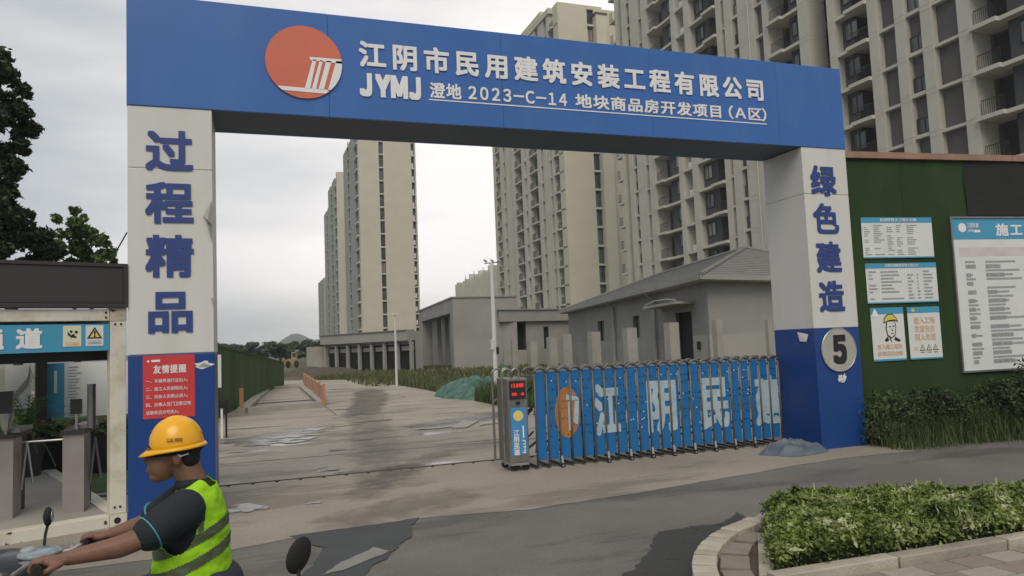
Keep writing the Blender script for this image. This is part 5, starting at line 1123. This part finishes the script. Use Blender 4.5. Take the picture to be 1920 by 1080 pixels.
# ---- far row between the gate pole and the end wall tower
z_ = 39.2
for i, (y0, y1, dz, lb) in enumerate([(322, 339, -.9, 'distant cream tower nearest the end wall tower with a round roof tank'), (341, 356, -1.5, 'second distant cream tower with a drum shaped roof tank'), (358, 373, -2.2, 'third distant tower in the receding far row'), (375, 390, -2.4, 'fourth distant tower in the receding far row'), (392, 406, -2.9, 'last and leftmost tower of the receding far row')]):
    t = T('distant_tower', lb, 'apartment tower', (115, (y0+y1)/2, 0), group='distant towers beyond the camera pole'); zt = z_+dz; L = y1-y0
    B(112, 125, y0, y1, 0, zt).build('core', MATS['tower_cream_side'], t)
    for a, c in ((0, .16), (.24, .42), (.50, .74), (.86, 1)): B(110, 112, y0+L*a, y0+L*c, 0, zt+(.8 if a == .5 else 0)).build('pier', MATS['tower_cream_side'], t)
    for a, c in ((.16, .24), (.42, .50), (.74, .86)): B(111, 112, y0+L*a, y0+L*c, 0, zt-.8).build('window_strip', MATS['tower_recess'], t)
    if i < 4: MB().tube([(114, y0+L*.45, zt), (114, y0+L*.45, zt+3.0)], 2.6, 20).build('roof_tank', MATS['tower_cream_side'], t)
    for k in range(3): MB().tube([(112.5+k, y0+L*.3*k, zt), (112.5+k, y0+L*.3*k, zt+4+k*.6)], .07, 5).build('antenna', MATS['tower_recess'], t)

# ================================================================ TREES AND HILL
def crown(c, R, H, n, size, k=16, seed=0):
    rr = random.Random(seed); o = []
    for _ in range(k):
        a = rr.random()*6.28; q = rr.random()**.5*.75; o.append((c[0]+math.cos(a)*q*R, c[1]+math.sin(a)*q*R, c[2]+rr.uniform(-.75, .8)*H*(1-q*.4), R*rr.uniform(.25, .45), R*rr.uniform(.25, .45), H*rr.uniform(.16, .28), n//k))
    return o
def blobs_at(Y, L, den=560):
    o = []
    for px, py, r_ in L:
        c = at_Y(px, py, Y)
        for k in range(5): o.append((c[0]+random.uniform(-.75, .75)*r_, Y+random.uniform(-.8, .8), c[2]+random.uniform(-.65, .65)*r_, r_*.42, r_*.5, r_*.34, int(den*r_/.4*.5)))
    return o
tree('broadleaf_tree', 'tall dark tree cut by the left picture edge above the booth', -5.15, 16, 7.2, blobs_at(16, [(-60, 90, .5), (-10, 135, .42), (5, 175, .40), (28, 212, .30), (-5, 240, .48), (32, 265, .26), (-60, 180, .6), (10, 300, .36), (-70, 300, .7), (38, 325, .24), (0, 365, .42), (-60, 400, .7), (12, 420, .5), (40, 455, .42), (-40, 470, .6)]), .062, MATS['leaf_dark'], .17, group='trees behind the booth')
tree('broadleaf_tree', 'dark rounded tree just above the booth roof at the far left', -4.6, 18, 4.6, blobs_at(18, [(25, 440, .5), (55, 430, .42), (70, 470, .42), (20, 490, .5), (88, 500, .4), (50, 520, .5)]), .06, MATS['leaf_dark'], .12, group='trees behind the booth')
tree('broadleaf_tree', 'lighter green loose tree between the booth roof and the left pillar', -4.3, 22, 4.7, blobs_at(22, [(112, 432, .34), (138, 418, .34), (105, 465, .40), (160, 445, .36), (180, 440, .24), (195, 462, .28), (140, 470, .45), (178, 482, .40), (205, 485, .22), (120, 505, .45), (165, 515, .5)], 430), .07, MATS['leaf_mid'], .11, group='trees behind the booth')
LBL = ['dusky far tree hidden low behind the left part of the yard hoarding', 'dusky far tree just above the near half of the yard hoarding', 'dusky tree on the skyline above the far end of the yard hoarding', 'wide dusky tree behind the parked loader', 'dusky tree to the right behind the loader', 'tallest dusky tree on the skyline, left of the arcade', 'dusky tree touching the left end of the arcade', 'small dusky tree left of the loader', 'dusky tree mostly hidden behind the arcade end', 'small dusky tree between the loader and the sheet fence']
for i, (x, y, h, R) in enumerate([(-12, 150, 4.3, 3.6), (-5, 158, 4.4, 4), (1.0, 140, 4.2, 3.4), (5.2, 120, 3.6, 3), (8.0, 112, 3.4, 3), (11.5, 135, 4.6, 3.6), (13.0, 118, 4.2, 3.2), (3.5, 100, 3.0, 2.0), (16.5, 150, 5.0, 4), (9.5, 96, 3.3, 2.2)]):
    tree('distant_tree', LBL[i], x, y, h, crown((x, y, h*.58), R, h*.40, 3200, .3, 12, 20+i), .30, MATS['leaf_far'], .2, group='trees on the far skyline')
HX = at_Y(550, 640, 1150)[0]; V = []; Fq = []; nx, ny = 90, 12
for j in range(ny+1):
    for i in range(nx+1):
        x = -360+i*8; y = 820+j*60; c = math.exp(-((x-HX)/24)**2)*19+math.exp(-((x-HX-50)/40)**2)*10+9
        V.append((x, y, c*math.sin(PI*j/ny)*(1+.22*noise.fractal(Vector((x*.018, y*.018, 2)), 1, 2, 4))-2))
for j in range(ny):
    for i in range(nx): a = j*(nx+1)+i; Fq.append((a, a+1, a+nx+2, a+nx+1))
tag(link('hills', mesh_np('hills', V, Fq, mat('hill', (.06, .078, .055), .95, .35, .02), smooth=True)), kind='structure')

# ================================================================ RIDER AND SCOOTERS
def surf(name, m, vox, parts, parent=None, smooth=4):
    """one continuous skin grown over overlapping limbs (voxel remesh of the joined volumes)"""
    mb = MB()
    for p in parts: p(mb)
    me = mb.mesh(name); o = bpy.data.objects.new(name+'_tmp', me); col.objects.link(o)
    r_ = o.modifiers.new('r', 'REMESH'); r_.mode = 'VOXEL'; r_.voxel_size = vox; r_.use_smooth_shade = True
    s_ = o.modifiers.new('s', 'SMOOTH'); s_.iterations = smooth; s_.factor = .5
    bpy.context.view_layer.update(); out = bpy.data.meshes.new_from_object(o.evaluated_get(bpy.context.evaluated_depsgraph_get())); bpy.data.objects.remove(o)
    out.name = name; out.materials.clear(); out.materials.append(m); return link(name, out, parent)
def limb(pts, rr, n=14): return lambda mb: (mb.tube(pts, rr, n), mb.ell(pts[0], (rr[0],)*3, 14, 8), mb.ell(pts[-1], (rr[-1],)*3, 14, 8))
def ellp(c, r): return lambda mb: mb.ell(c, r, 20, 14)
def loft(rings, n=22):
    """rings: (cx, cy, cz, rx, ry, tilt) stacked ellipses"""
    def f(mb):
        b = len(mb.v)
        for cx, cy, cz, rx, ry, tl in rings:
            for k in range(n): t = 2*PI*k/n; u = rx*math.cos(t); mb.v.append((cx+u*math.cos(tl), cy+ry*math.sin(t), cz+u*math.sin(tl)))
        for i in range(len(rings)-1):
            for k in range(n): q = b+i*n; mb.f.append((q+k, q+(k+1) % n, q+n+(k+1) % n, q+n+k))
        mb.f.append(tuple(b+k for k in range(n))[::-1]); mb.f.append(tuple(b+(len(rings)-1)*n+k for k in range(n)))
    return f
RY = 3.5
rider = T('person', 'rider in a yellow hard hat and lime reflective vest leaning forward on a scooter', 'person', (-.18, RY, 0))
SHx, SHz = -.262, 1.105                                    # shoulder line
NL = RY-.19; NR = RY+.19                                  # near and far shoulder Y
LE, LH = tuple(at_Y(272, 1006, RY-.25)), tuple(at_Y(128, 1046, RY-.28))      # near elbow, wrist
RE, RH = tuple(at_Y(282, 975, RY+.24)), tuple(at_Y(212, 1000, RY+.27))
def fingers(w, sy):
    L = []; x, y, z = w
    L.append(ellp((x-.045, y, z-.004), (.050, .040, .020)))
    for i, (o_, ln) in enumerate(((-.030, .062), (-.010, .070), (.011, .066), (.030, .052))):
        a = (x-.080, y+o_, z+.004); b_ = (x-.080-ln*.5, y+o_, z+.002); c_ = (x-.080-ln*.62, y+o_*.95, z-.026); d_ = (x-.080-ln*.30, y+o_*.9, z-.045)
        L.append(limb([a, b_, c_, d_], [.0105, .0095, .0088, .0078], 10))
    L.append(limb([(x-.02, y-.032*sy, z-.012), (x-.055, y-.052*sy, z-.026), (x-.085, y-.040*sy, z-.040)], [.014, .0115, .0095], 10))
    return L
hx, hz = -.318, 1.300                                      # head centre
head = [ellp((hx+.005, RY, hz+.02), (.096, .076, .105)), ellp((hx-.040, RY, hz-.045), (.060, .058, .075)), ellp((hx-.060, RY, hz-.098), (.034, .036, .026)),
        lambda mb: mb.ell((hx-.098, RY, hz-.022), (.020, .014, .020)), ellp((hx-.085, RY, hz-.066), (.020, .028, .011)), ellp((hx-.083, RY, hz-.080), (.018, .025, .009)),
        ellp((hx+.020, RY-.078, hz-.020), (.019, .010, .033)), ellp((hx+.020, RY+.078, hz-.020), (.019, .010, .033)), ellp((hx-.082, RY, hz+.022), (.020, .052, .011)),
        limb([(hx+.030, RY, hz-.03), (hx+.075, RY, hz-.13), (SHx+.02, RY, SHz+.01)], [.060, .058, .072])]
body = head+[loft([(-.225, RY, .70, .12, .165, .05), (-.228, RY, .80, .112, .16, .08), (-.232, RY, .90, .108, .165, .12), (-.238, RY, 1.00, .110, .18, .2), (-.246, RY, 1.07, .10, .185, .3), (-.252, RY, 1.13, .065, .12, .35)]),
        limb([(SHx, NL+.02, SHz-.025), ((SHx+LE[0])/2, RY-.235, (SHz+LE[2])/2), LE], [.052, .048, .041]), limb([LE, ((LE[0]+LH[0])/2+.04, RY-.275, (LE[2]+LH[2])/2-.003), LH], [.043, .042, .028]),
        limb([(SHx, NR-.02, SHz-.025), ((SHx+RE[0])/2, RY+.225, (SHz+RE[2])/2), RE], [.052, .048, .041]), limb([RE, ((RE[0]+RH[0])/2+.03, RY+.26, (RE[2]+RH[2])/2), RH], [.043, .042, .028]),
        limb([(-.20, RY-.10, .74), (-.42, RY-.16, .70), (-.42, RY-.15, .30), (-.40, RY-.14, .24)], [.085, .062, .042, .036]), limb([(-.20, RY+.10, .74), (-.42, RY+.16, .70), (-.42, RY+.15, .30), (-.40, RY+.14, .24)], [.085, .062, .042, .036])]+fingers(LH, 1)+fingers(RH, -1)
surf('body', MATS['skin'], .0055, body, rider, 3)
for sy in (-1, 1):
    MB().ell((hx-.083, RY+sy*.030, hz+.004), (.011, .013, .009), 12, 8).build('eye', MATS['print_white'], rider, smooth=True); MB().ell((hx-.091, RY+sy*.031, hz+.004), (.0045, .006, .006), 10, 6).build('pupil', MATS['print_black'], rider)
    MB().tube([(hx-.088, RY+sy*.012, hz+.026), (hx-.090, RY+sy*.032, hz+.031), (hx-.078, RY+sy*.052, hz+.024)], [.004, .005, .003], 6).build('eyebrow', MATS['hair'], rider)
MB().tube([(hx-.099, RY-.022, hz-.073), (hx-.104, RY, hz-.072), (hx-.099, RY+.022, hz-.073)], .0022, 6).build('mouth', mat('lip', (.16, .06, .05), .6), rider)
surf('hair', MATS['hair'], .007, [ellp((hx+.030, RY, hz+.035), (.090, .084, .085)), ellp((hx+.062, RY, hz-.025), (.045, .070, .062))], rider, 2)
def mixp(a, b_, t): return tuple(a[i]*(1-t)+b_[i]*t for i in range(3))
S0, S1 = (SHx, NL+.012, SHz-.02), (SHx, NR-.012, SHz-.02); HM0, HM1 = mixp(S0, LE, .86), mixp(S1, RE, .86)
surf('shirt', MATS['shirt'], .006, [loft([(-.227, RY, .69, .124, .172, .05), (-.230, RY, .80, .119, .168, .08), (-.234, RY, .90, .115, .172, .12), (-.240, RY, 1.00, .117, .186, .2), (-.248, RY, 1.075, .108, .190, .3), (-.252, RY, 1.14, .078, .125, .35)]),
        limb([S0, mixp(S0, LE, .45), HM0], [.082, .077, .070], 18), limb([S1, mixp(S1, RE, .45), HM1], [.080, .074, .066], 18), ellp((-.248, RY, 1.16), (.070, .074, .040))], rider, 5)
for a, b_ in ((HM0, mixp(S0, LE, .885)), (HM1, mixp(S1, RE, .885))): MB().tube([a, b_], [.0725, .071], 22).build('sleeve_cuff', MATS['cuff'], rider, smooth=True)
vest = surf('vest', MATS['vest'], .0045, [loft([(-.250, RY, .66, .168, .196, .04), (-.250, RY, .74, .165, .196, .06), (-.249, RY, .82, .158, .194, .08), (-.246, RY, .90, .150, .191, .12), (-.244, RY, .99, .142, .186, .2), (-.246, RY, 1.07, .128, .174, .32), (-.249, RY, 1.125, .104, .148, .42), (-.250, RY, 1.165, .078, .110, .5)], 36)], rider, 8)
# open the vest at armholes, neck and front, then give it cloth thickness
def trim(me, keep, disp=0):
    import bmesh
    bm = bmesh.new(); bm.from_mesh(me); kill = [f for f in bm.faces if not keep(f.calc_center_median(), f.normal)]
    bmesh.ops.delete(bm, geom=kill, context='FACES')
    for v in bm.verts:
        w = .006*noise.noise(Vector((v.co.x*14, v.co.y*9, v.co.z*22)))+.004*noise.noise(Vector((v.co.x*30, v.co.y*20, v.co.z*40))); v.co += v.normal*(disp+w)
    o = bpy.data.meshes.new(me.name); bm.to_mesh(o); bm.free(); o.materials.append(me.materials[0]); o.shade_smooth(); return o
src = vest.data
def ah(c): return ((c.x+.300)/.085)**2+((c.z-1.02)/.112)**2
def keepv(c, n): return not (abs(c.y-RY) > .07 and ah(c) < 1) and c.z > .67 and not (c.z > 1.152 and abs(c.y-RY) < .09)
vest.data = trim(src, keepv); s_ = vest.modifiers.new('cloth', 'SOLIDIFY'); s_.thickness = .004
def band(pred, name='reflective_band'):
    m2 = trim(src, lambda c, n: keepv(c, n) and pred(c), .0035); m2.materials.clear(); m2.materials.append(MATS['band']); return link(name, m2, rider)
sl = lambda c: c.z-.40*(c.x+.24)
band(lambda c: abs(sl(c)-.952) < .021); band(lambda c: abs(sl(c)-.862) < .021)
band(lambda c: 1.12 < ah(c) < 1.62 and abs(c.y-RY) > .05 and sl(c) > .975)
# hard hat: shell, ridge, brim with peak, dark harness
hcx, hcz = -.303, 1.318
def hat(t, r_): return (hcx+r_*.85*math.cos(t), RY+r_*.80*math.sin(t))
mb = MB(); n = 40; rings = []
for i in range(13):
    ph = i/12*PI/2; k = len(mb.v)
    for j in range(n): t = 2*PI*j/n; x, y = hat(t, .128*math.cos(ph)**.82 if i < 12 else .002); mb.v.append((x, y, hcz+.130*math.sin(ph)**.95+.07*(x-hcx)*.0))
    if i:
        for j in range(n): mb.f.append((k-n+j, k-n+(j+1) % n, k+(j+1) % n, k+j))
HM = Matrix.Translation((hcx, RY, hcz)) @ Matrix.Rotation(math.radians(-5), 4, 'Y') @ Matrix.Translation((-hcx, -RY, -hcz))
def hb(mb, name, m, sol=0):
    mb.v = [tuple(HM @ Vector(v)) for v in mb.v]; o = mb.build(name, MATS[m], hat_o, smooth=True)
    if sol: s = o.modifiers.new('s', 'SOLIDIFY'); s.thickness = sol
    return o
hat_o = T('hard_hat', 'yellow hard hat worn by the scooter rider', 'hard hat', (hcx, RY, hcz))
hb(mb, 'shell', 'helmet', .004)
mb = MB()
for j in range(n):
    t = 2*PI*j/n; pk_ = max(0, math.cos(t-PI))**3; x, y = hat(t, .1275); x2, y2 = hat(t, .139+.036*pk_); mb.v += [(x, y, hcz+.006), (x2, y2, hcz-.008-.010*pk_)]
for j in range(n): a = 2*j; b_ = 2*((j+1) % n); mb.f.append((a, b_, b_+1, a+1))
hb(mb, 'brim', 'helmet', .005)
mb = MB()
for dy in (-.018, .018): mb.tube([(hcx+.106*math.cos(t), RY+dy, hcz+.128*math.sin(t)) for t in np.linspace(.35, PI-.35, 16)], .006, 6)
hb(mb, 'ridge', 'helmet'); mb = MB(); mb.tube([(hcx+.098*math.cos(t), RY+.088*math.sin(t), hcz-.012) for t in np.linspace(0, 2*PI, 25)], .011, 6); hb(mb, 'headband', 'hair')
lettering('hat_marking', '江阴', mat('hat_print', (.35, .12, .02), .6), hat_o, (0, RY-.0985), EX, -.335, -.275, 1.352, 1.366, off=.004, bold=.03)
MB().tube([(hx+.0, RY-.080, hz+.02), (hx+.035, RY-.086, hz-.012), (hx+.065, RY-.07, hz-.005)], .004, 6).build('mask_strap', MATS['paper'], hat_o)
surf('trousers', MATS['trousers'], .01, [ellp((-.19, RY, .74), (.15, .18, .10)), limb([(-.19, RY-.10, .74), (-.42, RY-.165, .715), (-.42, RY-.155, .20)], [.10, .078, .06]), limb([(-.19, RY+.10, .74), (-.42, RY+.165, .715), (-.42, RY+.155, .20)], [.10, .078, .06])], rider, 3)
for sy in (-1, 1): surf('shoe', MATS['rubber'], .008, [ellp((-.46, RY+sy*.15, .175), (.13, .045, .04)), ellp((-.39, RY+sy*.15, .20), (.05, .042, .055))], rider, 2)

GRIP = {-1: (LH[0]+.10-.095, LH[1]-RY, LH[2]-.022), 1: (RH[0]+.10-.095, RH[1]-RY, RH[2]-.022)}
def scooter(x, y, label, mirrors=(-1, 1), name='scooter'):
    t = T(name, label, 'scooter', (x, y, 0))
    P = lambda a, s, z: (x+a, y+s, z)
    for a in (-.98, .34):
        w = MB().tube([P(a+.19*math.cos(q), 0, .23+.19*math.sin(q)) for q in np.linspace(0, 2*PI, 29)], .045, 10).build('tyre', MATS['rubber'], t, smooth=True)
        MB().disc(P(a, 0, .23), .14, 'Y', 20, .05).build('rim', MATS['scooter_silver'], w)
    for s in (-.06, .06): MB().tube([P(-.98, s, .23), P(-.84, s, .62)], .018, 8).build('fork', MATS['scooter_silver'], t)
    surf('front_fairing', MATS['scooter_black'], .012, [loft([(x-.62, y, .32, .05, .16, 0), (x-.68, y, .5, .07, .19, .1), (x-.745, y, .70, .085, .17, .15), (x-.80, y, .82, .105, .13, .3), (x-.82, y, .90, .085, .095, .4)]), ellp((x-.84, y-.02, .885), (.19, .17, .085))], t, 5)
    surf('front_mudguard', MATS['scooter_black'], .012, [ellp((x-.97, y, .40), (.21, .062, .07))], t, 3)
    surf('footboard', MATS['scooter_black'], .012, [lambda mb: mb.box(x-.66, x-.14, y-.14, y+.14, .13, .19)], t, 2)
    surf('rear_body', MATS['scooter_black'], .014, [loft([(x-.10, y, .16, .06, .13, 0), (x-.10, y, .4, .09, .14, 0), (x+.03, y, .50, .26, .15, .05), (x+.10, y, .57, .34, .14, .02)]), ellp((x+.36, y, .56), (.12, .10, .05))], t, 4)
    surf('seat', MATS['rubber'], .012, [ellp((x+.02, y, .61), (.30, .13, .055)), ellp((x+.25, y, .62), (.15, .12, .04))], t, 3)
    ds = surf('dashboard', MATS['scooter_glass'], .008, [ellp((x-.70, y-.04, .950), (.085, .085, .020))], t, 2)
    MB().tube([P(*GRIP[-1]), P(GRIP[-1][0]-.03, -.15, GRIP[-1][2]), P(-.76, 0, .91), P(GRIP[1][0]-.05, .15, GRIP[1][2]-.01), P(*GRIP[1])], .015, 10).build('handlebar', MATS['steel_bright'], t)
    for s in (-1, 1):
        gx, gy_, gz = GRIP[s]; MB().tube([P(gx-.012, gy_-s*.055, gz), P(gx+.008, gy_+s*.065, gz)], .019, 12).build('grip', MATS['rubber'], t)
        MB().tube([P(gx-.05, gy_-s*.08, gz), P(gx-.075, gy_+s*.04, gz-.01)], .007, 6).build('brake_lever', MATS['steel_bright'], t)
    MB().ell(P(-.90, 0, .86), (.03, .07, .045), 14, 8).build('headlight', MATS['scooter_glass'], t, smooth=True); MB().ell(P(.47, 0, .56), (.03, .07, .03), 12, 8).build('tail_light', MATS['print_red'], t)
    MB().prism([(x-.86, y-.09), (x-.72, y-.13), (x-.70, y-.10), (x-.84, y-.05)], .925, .940).build('side_trim', MATS['scooter_silver'], t); MB().ell(P(-.74, -.03, .965), (.03, .04, .012), 12, 6).build('phone_mount', MATS['scooter_silver'], t)
    for s in mirrors:
        MB().tube([P(-.74, s*.2, .91), P(-.75, s*.27, .96), P(-.745, s*.29, 1.0)], .006, 8).build('mirror_stem', MATS['rubber'], t)
        mr = MB().ell(P(-.745, s*.29, 1.03), (.018, .034, .042), 16, 10).build('mirror', MATS['rubber'], t, smooth=True); MB().disc(P(-.728, s*.29, 1.03), .026, 'X', 14, .002).build('mirror_glass', MATS['scooter_glass'], mr)
    return t
scooter(-.10, RY, 'dark electric scooter under the rider in the lime vest', (1,))
g = at_Y(560, 1041, 2.35)
ox, oy = g[0]+.745, g[1]-.29; sc2 = T('scooter', 'second dark scooter following, only its far mirror showing at the bottom edge', 'scooter', (ox, oy, 0))
src_t = bpy.data.objects['scooter']
for ch in list(src_t.children):
    if ch.name.split('.')[0] in ('mirror', 'mirror_stem', 'side_trim', 'phone_mount'): continue
    c = ch.copy(); col.objects.link(c); c.parent = sc2; c.matrix_parent_inverse = Matrix.Translation((.10, -RY, -.03))
    for gch in ch.children: q = gch.copy(); col.objects.link(q); q.parent = c
P = lambda a, s, z: (ox+a, oy+s, z)
MB().tube([P(-.74, .2, .88), P(-.75, .27, .97), P(-.745, .29, g[2]-.03)], .006, 8).build('mirror_stem', MATS['rubber'], sc2)
Mr = Matrix.Translation((g[0], g[1], g[2])) @ Matrix.Rotation(math.radians(18), 4, 'Y') @ Matrix.Rotation(math.radians(-60), 4, 'Z')
mb = MB().ell((0, 0, 0), (.016, .040, .056), 18, 12); mb.v = [tuple(Mr @ Vector(v)) for v in mb.v]; mb.build('mirror', MATS['rubber'], sc2, smooth=True)

# ================================================================ AIR

hz_ = MB().box(-700, 760, -40, 1620, -1.0, 62).build('haze', None); hz_.data.materials.clear()
hm = bpy.data.materials.new('haze'); hm.use_nodes = True; t_ = hm.node_tree; t_.nodes.clear(); o_ = t_.nodes.new('ShaderNodeOutputMaterial'); v_ = t_.nodes.new('ShaderNodeVolumePrincipled')
v_.inputs['Density'].default_value = .00055; v_.inputs['Color'].default_value = (.93, .95, 1, 1); t_.links.new(v_.outputs[0], o_.inputs['Volume']); hz_.data.materials.append(hm); tag(hz_, kind='stuff')
